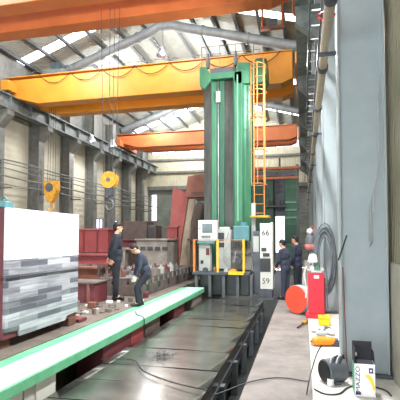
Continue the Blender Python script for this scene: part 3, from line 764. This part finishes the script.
# leaning plates
def plate(poly, y, th, m, label, lean):
    r = MB().prism(poly, 'Y', y-th/2, y+th/2)
    zb = min(p[1] for p in poly)
    r.xf(Matrix.Translation((0, y, zb)) @ Matrix.Rotation(lean, 4, 'X') @ Matrix.Translation((0, -y, -zb)))
    return tag(r.build('leaning_plate', m, bevel=.008), label, 'steel plate')
plate([(-5.42, .32), (-4.95, .32), (-4.82, 1.7), (-4.55, 3.5), (-5.23, 3.85), (-5.28, 3.2)], 16.9, .12, 'pinkred', 'faded red steel plate leaning upright behind the casting box', -.06)
plate([(-4.8, .32), (-4.15, .32), (-4.22, 1.7), (-4.22, 3.3), (-4.38, 3.45), (-4.66, 1.7)], 16.55, .1, 'tan', 'tan steel plate leaning beside the faded red plate', -.04)
r = thing('pipe_casting', 'dark brown curved pipe casting under the rust coloured box', 'casting', (-3.9, 16, .3))
MB().tube([(-3.95, 15.85, .32), (-3.95, 15.85, 1.6), (-3.9, 15.85, 2.3), (-3.8, 15.85, 2.75), (-3.65, 15.85, 3.0)], .24, 16).build('pipe_body', 'brown', r, smooth=True)
MB().cyl((-3.95, 15.85, .3), (-3.95, 15.85, .4), .36, n=20).build('base_flange', 'brown', r)
MB().cyl((-3.95, 15.85, 1.6), (-3.95, 15.85, 1.68), .34, n=20).build('collar', 'brown', r)
MB().box(-3.9, -3.3, 15.6, 16.1, 3.13, 3.2).build('top_seat', 'brown', r)
MB().box(-3.5, -3.3, 15.9, 16.1, .3, 3.13).build('back_post', 'brown', r)
r = thing('rust_box', 'rust coloured steel box on top of the curved casting left of the column', 'steel box', (-3.9, 16, 3.2))
MB().prism([(-4.3, 3.22), (-3.2, 3.22), (-3.15, 4.15), (-4.2, 4.02)], 'Y', 15.55, 16.15).build('body', 'rust', r, .015)
MB().box(-4.05, -3.4, 15.53, 15.56, 3.35, 3.42).build('rib', 'brown', r)
r = thing('red_bracket', 'small pinkish red block at the foot of the faded red plate', 'block', (-5, 15.6, .3))
MB().box(-5.0, -4.6, 15.5, 15.75, .3, 2.1).build('body', 'red2', r, .01)
MB().box(-5.05, -4.55, 15.45, 15.8, 2.1, 2.14).build('cap', 'pinkred', r)
# scrap and bits on floor
bits = [(-3.6, 7.6, 'chip', .12, .06), (-3.75, 7.3, 'chip', .07, .1), (-4.1, 7.9, 'rust', .16, .12), (-3.9, 8.72, 'carton', .07, .05), (-4.3, 7.2, 'brown', .25, .1), (-4.5, 8.0, 'chip', .12, .12), (-3.5, 8.2, 'carton', .06, .05), (-3.6, 9.6, 'redpaint', .12, .12), (-3.72, 8.95, 'greytan', .1, .08), (-5.0, 7.9, 'greytan', .3, .12), (-3.9, 6.9, 'tan', .14, .05)]
bl = ['small shiny offcut on left floor near the rail', 'small upright bright offcut near the silver plate', 'rusty offcut on floor left of standing worker', 'white scrap piece at standing worker\'s feet', 'brown bar on floor behind the silver plate', 'bright square offcut on floor behind silver plate', 'white scrap piece beside the bending worker\'s feet', 'small red block behind the bending worker', 'grey offcut on floor between the workers', 'grey slab on floor beside the dark red box', 'flat tan offcut on floor beside the silver plate']
for (x, y, m_, s_, h_), lb in zip(bits, bl):
    mb = MB().prism([(x-s_/2, y-s_/3), (x+s_/2, y-s_/2.5), (x+s_/2.4, y+s_/2.4), (x-s_/2.3, y+s_/2)], 'Z', .302, .302+h_)
    tag(mb.build('metal_offcut', m_, bevel=.004), lb, 'offcut')

used_bits = [(b_[0], b_[1]) for b_ in bits]
for i in range(40):
    x = random.uniform(-4.4, -3.5); y = random.uniform(6.9, 9.4)
    if y > 8.2 and x < -4.2: continue
    if abs(x+4.12) < .3 and abs(y-9.02) < .35 or abs(x+3.5) < .25 and abs(y-8.5) < .35: continue
    if any(abs(x-u_)+abs(y-w_) < .22 for u_, w_ in used_bits): continue
    used_bits.append((x, y))
    s_ = random.uniform(.03, .07)
    mb = MB().prism([(x-s_, y-s_*.5), (x+s_*.8, y-s_*.7), (x+s_, y+s_*.6), (x-s_*.6, y+s_*.8)], 'Z', .302, .302+random.uniform(.02, .06))
    tag(mb.build('metal_offcut', random.choice(['chip', 'chip', 'carton', 'rust', 'darkgrey'])), 'small metal scrap piece strewn on the left floor between silver plate and workers', 'offcut', 'strewn scrap pieces')
mb = MB()
for i in range(160):
    a = random.gauss(0, .1); b = random.gauss(0, .12)
    p = Vector((-1.97+a, 5.95+b, .02+random.uniform(0, .02))); d = Vector((random.uniform(-1, 1), random.uniform(-1, 1), random.uniform(-.2, .5))).normalized()
    mb.cyl(p, p+d*random.uniform(.015, .04), .004, n=4)
tag(mb.build('steel_swarf', 'black'), 'little heap of dark steel swarf on the way cover plates', 'swarf', kind='stuff')

# ================================================================ BACK RIGHT MACHINE
r = thing('green_machine', 'second green machine with shelves of fittings far behind the white cabinet', 'machine', (-1, 20, 0))
MB().box(-2.2, -1.3, 20.2, 21.4, 0, 4.6).build('left_column', 'green_dark', r, .03)
MB().box(-.8, -.18, 20.2, 21.4, 0, 4.55).build('right_column', 'green', r, .03)
MB().box(-1.3, -.8, 20.5, 21.2, 2.75, 4.5).build('ram', 'darkgrey', r, .02)
for z in (2.6, 2.95, 3.3): MB().box(-.8, -.2, 20.12, 20.2, z, z+.08).build('step_rib', 'green_light', r)
MB().box(-2.2, -.3, 20.05, 20.25, 4.55, 4.8).build('cross_beam', 'darkgrey', r, .01)
MB().box(-.78, -.2, 20.1, 20.2, 1.5, 2.3).build('dark_panel', 'green_dark', r)
for k in range(5): MB().cyl((-1.5+.16*k, 20.05, 3.2), (-1.5+.16*k, 20.05, 3.42), .05, n=10).build('fitting', 'darkgrey', r, smooth=True)
MB().box(-1.65, -.75, 19.95, 20.2, 3.12, 3.2).build('shelf', 'steel_dark', r)
r = thing('guard_railing', 'orange horizontal railing in front of the second green machine', 'railing', (-1, 18.5, 0))
for z in (4.2, 4.62): MB().box(-2.3, -.15, 18.4, 18.48, z, z+.1).build('rail', 'orange2', r)
for x in (-2.25, -.2): MB().box(x-.05, x+.05, 18.42, 18.5, .0, 4.8).build('post', 'steel_dark', r)
MB().box(-.98, -.9, 18.42, 18.5, 4.2, 5.1).build('post', 'steel_dark', r)
r = thing('steel_rack', 'dark rack of machine parts behind the walkway workers', 'rack', (-.5, 16, 0))
for x in (-.6, -.1):
    for y in (15.9, 16.4): MB().box(x-.03, x+.03, y-.03, y+.03, 0, 1.5).build('post', 'steel_dark', r)
for z in (.4, .9, 1.45): MB().box(-.63, -.07, 15.87, 16.43, z, z+.04).build('shelf', 'steel_dark', r)

# ================================================================ RIGHT SIDE THINGS
# coil of hose on second column
r = thing('hose_coil', 'large coil of grey hose hanging on the second right column', 'hose', (.4, 9.25, .7))
for k in range(16):
    rr = .125+.0062*k
    MB().torus((.435+random.uniform(-.015, .015), 9.21+.026*(k % 4)-.03, 1.26+random.uniform(-.04, .04)), rr, .013, (0, 1, 0), 40, 7, 1., (.5+.014*k)/rr).build('hose_loop', 'hose', r, smooth=True)
tag(MB().cyl((.435, 9.12, 1.84), (.435, 9.54, 1.84), .014, n=8).build('wall_hook', 'steel_dark'), 'steel peg carrying the grey hose coil', 'hook')
# gas bottle
r = thing('gas_cylinder', 'slim pale grey gas cylinder behind the red cart', 'gas cylinder', (.03, 9.9, 0))
MB().lathe([(.045, 0), (.05, .02), (.05, .78), (.04, .88), (.022, .92), (.022, .98)], (.025, 10.15, .0), 18).build('bottle', 'grey', r, smooth=True)
MB().cyl((-.02, 10.15, 1.02), (.07, 10.15, 1.02), .022, n=10).build('valve', 'steel', r)
MB().box(.01, .05, 10.13, 10.17, .97, 1.04).build('neck', 'steel', r)
# red cart
r = thing('red_cabinet', 'bright red metal cabinet with white label on the plinth', 'cabinet', (.25, 9.0, .12))
MB().box(.09, .4, 8.85, 9.12, .2, 1.0).build('body', 'bright_red', r, .015)
MB().box(.04, .42, 8.78, 9.14, .12, .2).build('base', 'bright_red', r, .01)
MB().box(.2, .3, 8.84, 8.852, .9, .96).build('white_label', 'carton', r)
MB().box(.41, .43, 8.9, 9.08, .3, .9).build('side_rail', 'darkgrey', r)
r = thing('regulator_set', 'green and white gauges and valves on top of the red cabinet', 'gauges', (.25, 9, 1.0))
MB().box(.14, .36, 8.92, 9.06, 1.005, 1.06).build('manifold', 'steel', r, .006)
MB().cyl((.27, 8.88, 1.1), (.27, 8.95, 1.1), .05, n=16).build('gauge', 'green', r)
MB().cyl((.17, 8.9, 1.1), (.17, 8.95, 1.1), .045, n=16).build('gauge', 'white', r)
MB().cyl((.36, 8.9, 1.08), (.36, 8.95, 1.08), .04, n=16).build('gauge', 'cabinet', r)
MB().tube([(.12, 8.98, 1.04), (.05, 8.95, 1.1), (.02, 8.95, .95), (.06, 8.95, .7), (.04, 8.95, .5)], .014, 8).build('hose', 'white', r, smooth=True)
MB().tube([(.36, 8.98, 1.04), (.44, 8.95, 1.1), (.46, 8.93, .85), (.45, 8.9, .5), (.47, 8.95, .3)], .012, 8).build('hose', 'hose', r, smooth=True)
MB().cyl((.19, 9.0, 1.06), (.19, 9.0, 1.2), .02, n=10).build('riser', 'steel', r)
MB().box(.12, .26, 8.95, 9.05, 1.2, 1.215).build('top_plate', 'steel', r)
r = MB().lathe([(.105, 0), (.11, .015), (.095, .02), (.092, .08), (.07, .14), (.03, .165)], (.19, 9.0, 1.217), 18).build('hard_hat', 'white', smooth=True)
tag(r, 'white safety helmet resting above the red cabinet gauges', 'helmet')
# hanging bag
r = thing('hanging_bag', 'pink and grey cloth bag hanging on the third right column', 'bag', (.28, 13.5, 1.3))
MB().lathe([(.05, 0), (.15, .06), (.17, .25), (.14, .42), (.05, .52)], (.22, 13.45, 1.3), 14).xf(Matrix.Identity(4)).build('bag_body', 'hose', r, smooth=True)
MB().lathe([(.16, 0), (.185, .03), (.185, .15), (.16, .18)], (.22, 13.45, 1.34), 14).build('pink_panel', 'pinkcloth', r, smooth=True)
MB().tube([(.12, 13.45, 1.78), (.2, 13.45, 2.0), (.3, 13.5, 2.06), (.36, 13.55, 2.06), (.3, 13.45, 1.8)], .014, 6).build('strap', 'pinkcloth', r)
MB().ball((.2, 13.42, 1.9), .1, 2, (1, .8, .9)).build('white_rag', 'carton', r, smooth=True)
# disc / cable reel
r = thing('disc_reel', 'round reel with red-orange face standing on the walkway', 'reel', (-.14, 10.1, 0))
q = Vector((-.85, -1, 0)).normalized(); c = Vector((-.16, 9.95, .325))
MB().cyl(c-q*.0, c-q*.16, .315, n=36).build('drum', 'grey', r, .01, smooth=True)
MB().cyl(c+q*.025, c+q*.001, .31, n=36).build('red_face', 'redorange', r, .006, smooth=True)
MB().cyl(c+q*.03, c+q*.02, .03, n=12).build('hub', 'redorange', r)
MB().box(-.14, -.06, 9.97, 10.07, 0, .016).build('chock', 'grey', r)
# air plug on floor
r = thing('air_fitting', 'small brass and black hose fitting lying on the walkway', 'fitting', (-.03, 8.8, 0))
MB().tube([(-.12, 8.3, .03), (-.06, 8.5, .03), (.0, 8.75, .05)], .014, 8).build('hose_tail', 'black', r, smooth=True)
MB().cyl((-.03, 8.72, .04), (.05, 8.86, .04), .035, n=10).build('coupling', 'hook_yellow', r)
# plinth objects
r = thing('tape_box', 'small yellow plastic box at the foot of the red cabinet', 'box', (.35, 8.3, .12))
MB().box(.26, .46, 8.1, 8.35, .12, .25).build('body', 'tape', r, .012)
MB().box(.255, .465, 8.09, 8.36, .25, .28).build('lid', 'tape', r, .008)
r = thing('tool_bag', 'heap of white rags and purple-grey tools between yellow and orange boxes', 'rags', (.3, 7.4, .12))
for k, (x, y, s_, m_) in enumerate([(.2, 7.55, .09, 'carton'), (.32, 7.5, .1, 'steel'), (.42, 7.4, .08, 'carton'), (.27, 7.25, .08, 'grey'), (.4, 7.65, .06, 'ink')]):
    MB().ball((x, y, .12+s_*.62), s_, 2, (1.2, .9, .62), Matrix.Rotation(k, 3, 'Z')).build('rag' if m_ != 'ink' else 'tool', m_, r, smooth=True)
r = thing('orange_grinder', 'orange power tool lying on the plinth by the black drum', 'power tool', (.3, 6.7, .12))
MB().capsule((.17, 6.6, .19), (.4, 6.65, .19), .07, .06).build('motor_body', 'orange_tool', r, smooth=True)
MB().cyl((.4, 6.65, .19), (.48, 6.66, .19), .045, .05, 14).build('gear_head', 'darkgrey', r)
MB().cyl((.46, 6.66, .19), (.46, 6.66, .125), .07, n=18).build('disc_guard', 'darkgrey', r)
MB().tube([(.13, 6.6, .19), (.1, 6.65, .17), (.12, 6.8, .14), (.2, 6.9, .135)], .012, 8).build('cord', 'black', r, smooth=True)
# drum with cables
r = thing('cable_drum', 'dark grey round drum with cables piled on top beside the column', 'drum', (.31, 5.25, .12))
a0 = Vector((.18, 5.16, .262)); a1 = Vector((.4, 5.3, .262))
MB().cyl(a0, a1, .14, n=28).build('drum_body', 'drum_grey', r, .01, smooth=True)
MB().cyl(a0-(a1-a0)*.04, a0, .12, n=24).build('end_plate', 'black', r)
MB().cyl(a1, a1+(a1-a0)*.05, .12, n=24).build('end_plate', 'black', r)
MB().box(.2, .38, 5.14, 5.32, .12, .15).build('foot', 'darkgrey', r)
MB().cyl((.25, 5.1, .12), (.25, 5.1, .2), .04, n=14).build('white_cap', 'carton', r)
for k in range(4):
    y = 5.2+.02*k
    MB().tube([(.24+.04*k, y-.1, .36), (.27+.04*k, y-.02, .415), (.31+.035*k, y+.03, .43), (.34+.03*k, y+.08, .38)], .011, 7).build('cable_turn', 'black' if k % 2 else 'grey', r, smooth=True)
r.location = (.325, 5.02, .12); r.scale = (.88, .88, .92)
# leaning rod
tag(MB().cyl((.475, 5.2, .12), (.448, 5.29, 1.36), .007, n=8).build('steel_rod', 'rust'), 'thin brown rod leaning on the nearest column just left of the white carton', 'rod')
tag(MB().cyl((.40, 5.29, 1.44), (.485, 5.15, 1.73), .008, n=8).build('lever_bar', 'black'), 'short black bar sticking out of the nearest column edge', 'bar')
# carton
r = thing('carton', 'white carton with yellow swirl and open dark flap on the plinth', 'carton', (.58, 5.0, .12))
cx, cy = .45, .73
MB().box(.452, .728, 4.93, 5.16, .12, .46).build('box_body', 'carton', r, .003)
MB().box(.448, .4515, 4.935, 5.155, .13, .45).build('side_print', 'green_light', r)
for k, (x0, x1, y0, y1, a, ax, pv) in enumerate([(.452, .728, 5.155, 5.162, -.12, 'X', (.59, 5.16, .46)), ]):
    MB().box(x0, x1, y0, y1, .46, .66, Matrix.Rotation(a, 3, ax), pv).build('rear_flap', 'carton_dark', r)
MB().box(.448, .454, 4.95, 5.15, .46, .62, Matrix.Rotation(.1, 3, 'Y'), (.452, 5.0, .46)).build('side_flap', 'carton_dark', r)
MB().box(.726, .732, 4.95, 5.15, .46, .6, Matrix.Rotation(-.1, 3, 'Y'), (.728, 5.0, .46)).build('side_flap', 'carton_dark', r)
MB().box(.46, .72, 4.95, 5.14, .46, .466).build('dark_inside', 'carton_dark', r)
MB().box(.482, .512, 5.13, 5.137, .5, .54).build('flap_sticker', 'carton', r)
text_mesh('MAZZO', .082, 'printed_name', 'ink', r, Matrix.Translation((.496, 4.928, .3)) @ RX90 @ Matrix.Rotation(PI/2, 4, 'Z') @ Matrix.Scale(.95, 4, (1, 0, 0)), .001)
MB().box(.462, .535, 4.9275, 4.931, .135, .165).build('print_bar', 'ink', r)
mb = MB().box(.645, .7, 4.9275, 4.931, .37, .425); mb.build('logo_square', 'ink', r, .0)
MB().ball((.672, 4.928, .397), .016, 1, (1, .2, 1)).build('logo_mark', 'carton', r)
pl = []
for k in range(13):
    t = k/12; pl.append((.575+.12*t**.9+.012, .335-.15*t**1.6))
up = [(x+.018+.02*math.sin(PI*k/12), z+.016+.022*math.sin(PI*k/12)) for k, (x, z) in enumerate(pl)]
MB().prism(pl+up[::-1], 'Y', 4.9272, 4.931).build('yellow_swirl', 'ink_yellow', r)
r.location = (.58, 4.68, .12); r.scale = (.7, .85, .93)

# ================================================================ PEOPLE
def rx(p, piv, a):
    """lean forward (towards +y) by angle a about piv"""
    y, z = p[1]-piv[1], p[2]-piv[2]
    return Vector((p[0], piv[1]+y*math.cos(a)+z*math.sin(a), piv[2]-y*math.sin(a)+z*math.cos(a)))
def fuse(mb, name, m, parent, vox, it=3, root=None):
    o = mb.build(name, m, local=True)
    rm = o.modifiers.new('fuse', 'REMESH'); rm.mode = 'VOXEL'; rm.voxel_size = vox; rm.use_smooth_shade = True
    s = o.modifiers.new('soft', 'SMOOTH'); s.iterations = it; s.factor = .5
    dg = bpy.context.evaluated_depsgraph_get()
    me = bpy.data.meshes.new_from_object(o.evaluated_get(dg))
    old = o.data; o.modifiers.clear(); o.data = me; bpy.data.meshes.remove(old)
    me.materials.clear(); me.materials.append(M[m])
    for p in me.polygons: p.use_smooth = True
    if parent is not None: o.parent = parent
    return o
def hand(mb, wr, dirv, palm_n, side, curl=.5, s=1.):
    """palm with four fingers and a thumb; dirv points to the fingertips, palm_n out of the palm"""
    d = Vector(dirv).normalized(); n = Vector(palm_n); n = (n-d*n.dot(d)).normalized(); w = d.cross(n)*side
    wr = Vector(wr)
    k0 = wr+d*.085*s
    for j, (o_, L_) in enumerate([(.03, .072), (.01, .08), (-.01, .075), (-.029, .06)]):
        b = k0+w*o_*s
        mb.capsule(wr+w*o_*.6*s, b, .016*s, .0115*s, 8)
        a = curl*.8; p1 = b+(d*math.cos(a)+n*math.sin(a))*L_*.5*s
        a2 = curl*1.9; p2 = p1+(d*math.cos(a2)+n*math.sin(a2))*L_*.5*s
        mb.capsule(b, p1, .0105*s, .0095*s, 8); mb.capsule(p1, p2, .0095*s, .0085*s, 8)
    t0 = wr+d*.025*s+w*.026*s; t1 = t0+(d*.6+w*.7+n*.3).normalized()*.042*s; t2 = t1+(d*.85+w*.15+n*.5).normalized()*.032*s
    mb.capsule(t0, t1, .014*s, .0115*s, 8); mb.capsule(t1, t2, .0115*s, .0095*s, 8)
def person(label, loc, face_dir, h=1.72, lean=0., crouch=0., head_pitch=0., head_turn=0., armL=None, armR=None, jacket='navy', trousers='trouser', hat=None, step=(0., 0.), glove=False, knee=0., slim=1.):
    """local axes: +y forward, +x to the person's right; armX = (elbow, wrist) offsets from the shoulder"""
    k = h/1.72
    back = -.28*math.sin(lean)-crouch*.6
    piv = Vector((0, 0, .92))
    def up(p): return rx(Vector(p), piv, lean)+Vector((0, back, -crouch))
    pel = Vector((0, back, .92-crouch))
    sh = {s: up((s*.175*slim, 0, 1.40)) for s in (-1, 1)}
    chest = up((0, .01, 1.25)); waist = up((0, 0, 1.05)); nb = up((0, 0, 1.44)); nt = up((0, .02, 1.53))
    a_ = lean+head_pitch
    hc = nt + Vector((0, math.sin(a_)*.09+.01*math.cos(a_), math.cos(a_)*.09))
    arms = {}
    for s, ar in ((-1, armL), (1, armR)):
        e, w = ar if ar else ((s*.05, -.02, -.29), (s*.06, .04, -.54))
        arms[s] = (sh[s]+Vector(e), sh[s]+Vector(w))
    hips = {s: Vector((s*.085, pel.y, .9-crouch)) for s in (-1, 1)}
    legs = {}
    for s, st in ((-1, step[0]), (1, step[1])):
        kn = Vector((s*.09, pel.y*.4+st*.5+knee+crouch*.8, .49-crouch*.25)); an = Vector((s*.095, st, .085))
        legs[s] = (kn, an)
    HR = Matrix.Rotation(head_turn, 3, 'Z') @ Matrix.Rotation(-a_, 3, 'X')
    body = MB()
    # head
    def hp(p): return hc + HR @ Vector(p)
    body.ball(hp((0, -.008, .025)), .1, 3, (.76, .95, .98), HR)
    body.ball(hp((0, .03, -.05)), .07, 3, (.8, .85, .95), HR)
    body.capsule(hp((0, .085, .012)), hp((0, .106, -.022)), .010, .014, 8)       # nose
    body.ball(hp((0, .07, -.085)), .024, 2)                                       # chin
    body.capsule(hp((-.03, .082, .03)), hp((.03, .082, .03)), .011, .011, 8)      # brow
    for s in (-1, 1): body.ball(hp((s*.077, -.005, -.005)), .03, 2, (.35, .65, 1.), HR)
    body.capsule(nb, nt, .058, .052); body.capsule(nt, hc, .052, .05)
    body.capsule(waist, chest, .115, .12); body.capsule(pel, waist, .12, .115)
    body.capsule(sh[-1], sh[1], .06, .06); 
    for s in (-1, 1):
        e, w = arms[s]
        body.capsule(sh[s], e, .047, .038); body.capsule(e, w, .038, .026)
        d = (w-e).normalized(); inward = Vector((-s, .2, 0))
        hand(body, w, d+Vector((0, .1, 0)), inward, s if True else 1, .55)
        kn, an = legs[s]
        body.capsule(hips[s], kn, .08, .052); body.capsule(kn, an, .052, .036)
        body.capsule(an, an+Vector((0, .12, -.045)), .036, .03)
    root = fuse(body, 'person', 'skin', None, .0075, 2)
    tag(root, label, 'person')
    # jacket
    j = MB()
    j.capsule(up((-.06*slim, 0, 1.24)), up((.06*slim, 0, 1.24)), .135, .135, 16)
    j.capsule(up((-.09*slim, -.01, 1.3)), up((.09*slim, -.01, 1.3)), .115, .115, 16)
    j.capsule(up((-.05, 0, 1.05)), up((.05, 0, 1.05)), .13, .13, 16)
    j.capsule(Vector((-.06, pel.y, .9-crouch)), Vector((.06, pel.y, .9-crouch)), .125, .125, 16)
    j.capsule(up((0, 0, 1.3)), up((0, 0, 1.05)), .13, .13, 16); j.capsule(up((0, 0, 1.05)), pel, .135, .135, 16)
    j.cyl(up((0, 0, 1.38)), up((0, .008, 1.485)), .09, .07, 16)
    for s in (-1, 1):
        e, w = arms[s]; d = (w-e).normalized()
        j.capsule(up((s*.1*slim, 0, 1.38)), sh[s], .08, .072); j.capsule(sh[s], e, .07, .056); j.cyl(e, w-d*.005, .056, .044, 14); j.ball(e, .056)
    fuse(j, 'jacket', jacket, root, .013, 3)
    t = MB()
    t.capsule(Vector((-.06, pel.y, .93-crouch)), Vector((.06, pel.y, .93-crouch)), .115, .115, 16)
    for s in (-1, 1):
        kn, an = legs[s]
        t.capsule(hips[s], kn, .1, .073); t.ball(kn, .073); t.cyl(kn, an+Vector((0, 0, .0)), .073, .062, 14)
    fuse(t, 'trousers', trousers, root, .012, 3)
    for s in (-1, 1):
        kn, an = legs[s]
        f = MB(); f.capsule(an+Vector((0, -.03, -.035)), an+Vector((0, .15, -.045)), .046, .04); f.ball(an+Vector((0, -.03, -.02)), .05, 2)
        f.box(an.x-.045, an.x+.045, an.y-.08, an.y+.19, .0, .03)
        fuse(f, 'shoe', 'shoe', root, .009, 2)
    # hair: crown, back and sides of the head
    hh = MB()
    hh.ball(hp((0, -.022, .045)), .1, 3, (.82, .95, .92), HR)
    hh.ball(hp((0, -.055, -.005)), .075, 3, (.95, .75, 1.), HR)
    fuse(hh, 'hair', 'hair', root, .008, 2)
    for s in (-1, 1):
        e_ = MB().ball(hp((s*.03, .083, .012)), .009, 1); o = e_.build('eye', 'button', local=True); o.parent = root
    o = MB().capsule(hp((-.02, .094, -.053)), hp((.02, .094, -.053)), .006, .006, 8).build('mouth', 'lip', local=True); o.parent = root
    if hat:
        c = MB()
        c.ball(hp((0, -.01, .062)), .1, 3, (.86, 1.02, .8), HR); c.ball(hp((0, .1, .055)), .06, 2, (1.05, .9, .14), HR)
        fuse(c, 'cap', hat, root, .008, 2)
    if glove:
        for s in (-1, 1):
            e, w = arms[s]; d = (w-e).normalized()
            g = MB(); hand(g, w, d+Vector((0, .1, 0)), Vector((-s, .2, 0)), s, .55, 1.12); g.capsule(w-d*.04, w, .034, .032)
            fuse(g, 'glove', 'glove', root, .008, 1)
    root.location = loc
    root.rotation_euler.z = math.atan2(-face_dir[0], face_dir[1])
    root.scale = (k, k, k)
    return root
person('standing worker in dark workwear and cap, hands behind back, by the silver plate', (-4.12, 9.06, .302), (.8, .55), 1.73,
       armL=((-.05, -.08, -.28), (.0, -.14, -.47)), armR=((.05, -.08, -.28), (.0, -.13, -.49)), jacket='navy', hat='hair', step=(.02, -.03), slim=.95)
person('bending worker in slate jacket looking down on the left floor by the mint rail', (-3.34, 8.5, .29), (-.8, -.5), 1.45, lean=.36, crouch=.14, head_pitch=.55,
       armL=((-.03, .04, -.28), (.0, .12, -.5)), armR=((.03, .04, -.28), (.0, .1, -.5)), jacket='navy2', trousers='navy', glove=True, step=(.04, -.06), knee=.02)
person('left of the two walkway workers, in slate overalls facing the machine', (-.5, 12.2, .002), (-.85, .5), 1.64, lean=.1, head_pitch=.25,
       armL=((-.03, .06, -.29), (.03, .2, -.46)), armR=((.03, .06, -.29), (-.03, .2, -.46)), jacket='navy2', trousers='navy2', slim=.95)
person('right of the two walkway workers, in dark blue overalls and black hair', (-.17, 12.85, .002), (-.9, .35), 1.74, lean=.05, head_pitch=.15,
       armL=((-.04, .02, -.29), (-.0, .12, -.5)), armR=((.04, .02, -.29), (.0, .12, -.5)), jacket='navy3', trousers='navy', slim=.95)

# ================================================================ LIGHT, SKY, CAMERA
w = bpy.data.worlds.new('sky'); sc.world = w; w.use_nodes = True
bg = w.node_tree.nodes['Background']; bg.inputs[0].default_value = (.86, .93, 1, 1); bg.inputs[1].default_value = 8.5
def area(name, loc, rot, sx, sy, e, c=(1, 1, 1)):
    l = bpy.data.lights.new(name, 'AREA'); l.shape = 'RECTANGLE'; l.size = sx; l.size_y = sy; l.energy = e; l.color = c
    o = bpy.data.objects.new(name, l); col.objects.link(o); o.location = loc; o.rotation_euler = rot
    return o
for i, y in enumerate((2.5, 7.0, 12.6, 19.8, 25.0, 30.5)):
    for x in (-8.8, -4.6):
        l = bpy.data.lights.new('roof_lamp', 'POINT'); l.energy = 90 if y < 3 else 520; l.shadow_soft_size = .3; l.color = (.97, .98, 1.)
        o = bpy.data.objects.new('roof_lamp', l); col.objects.link(o); o.location = (x, y, slope(x)-1.7)
for y, e_ in ((6.4, 1000), (11.6, 350)):  # unseen floods added to whiten the silver plate and the mint rail
    area('added_flood', (-.25, y, 6.5), (0, math.radians(44), 0), .5, .5, e_, (.98, .98, 1.))
cam = bpy.data.cameras.new('camera'); co = bpy.data.objects.new('camera', cam); col.objects.link(co)
PIT = math.radians(2.5); YAW = math.atan(103/430*math.cos(PIT))
co.location = (0, 0, 1.7); co.rotation_euler = (PI/2+PIT, 0, YAW)
cam.sensor_width = 36; cam.lens = 36*430/400; cam.clip_start = .05; cam.clip_end = 200
cam.shift_y = -(200-(238-430*math.tan(PIT)))/400 * -1
cam.shift_y = ((238-430*math.tan(PIT))-200)/400
sc.camera = co
sc.view_settings.view_transform = 'Standard'
try: sc.view_settings.look = 'None'
except Exception: pass
sc.view_settings.exposure = 0.08; sc.view_settings.gamma = 1.0; sc.view_settings.use_curve_mapping = False
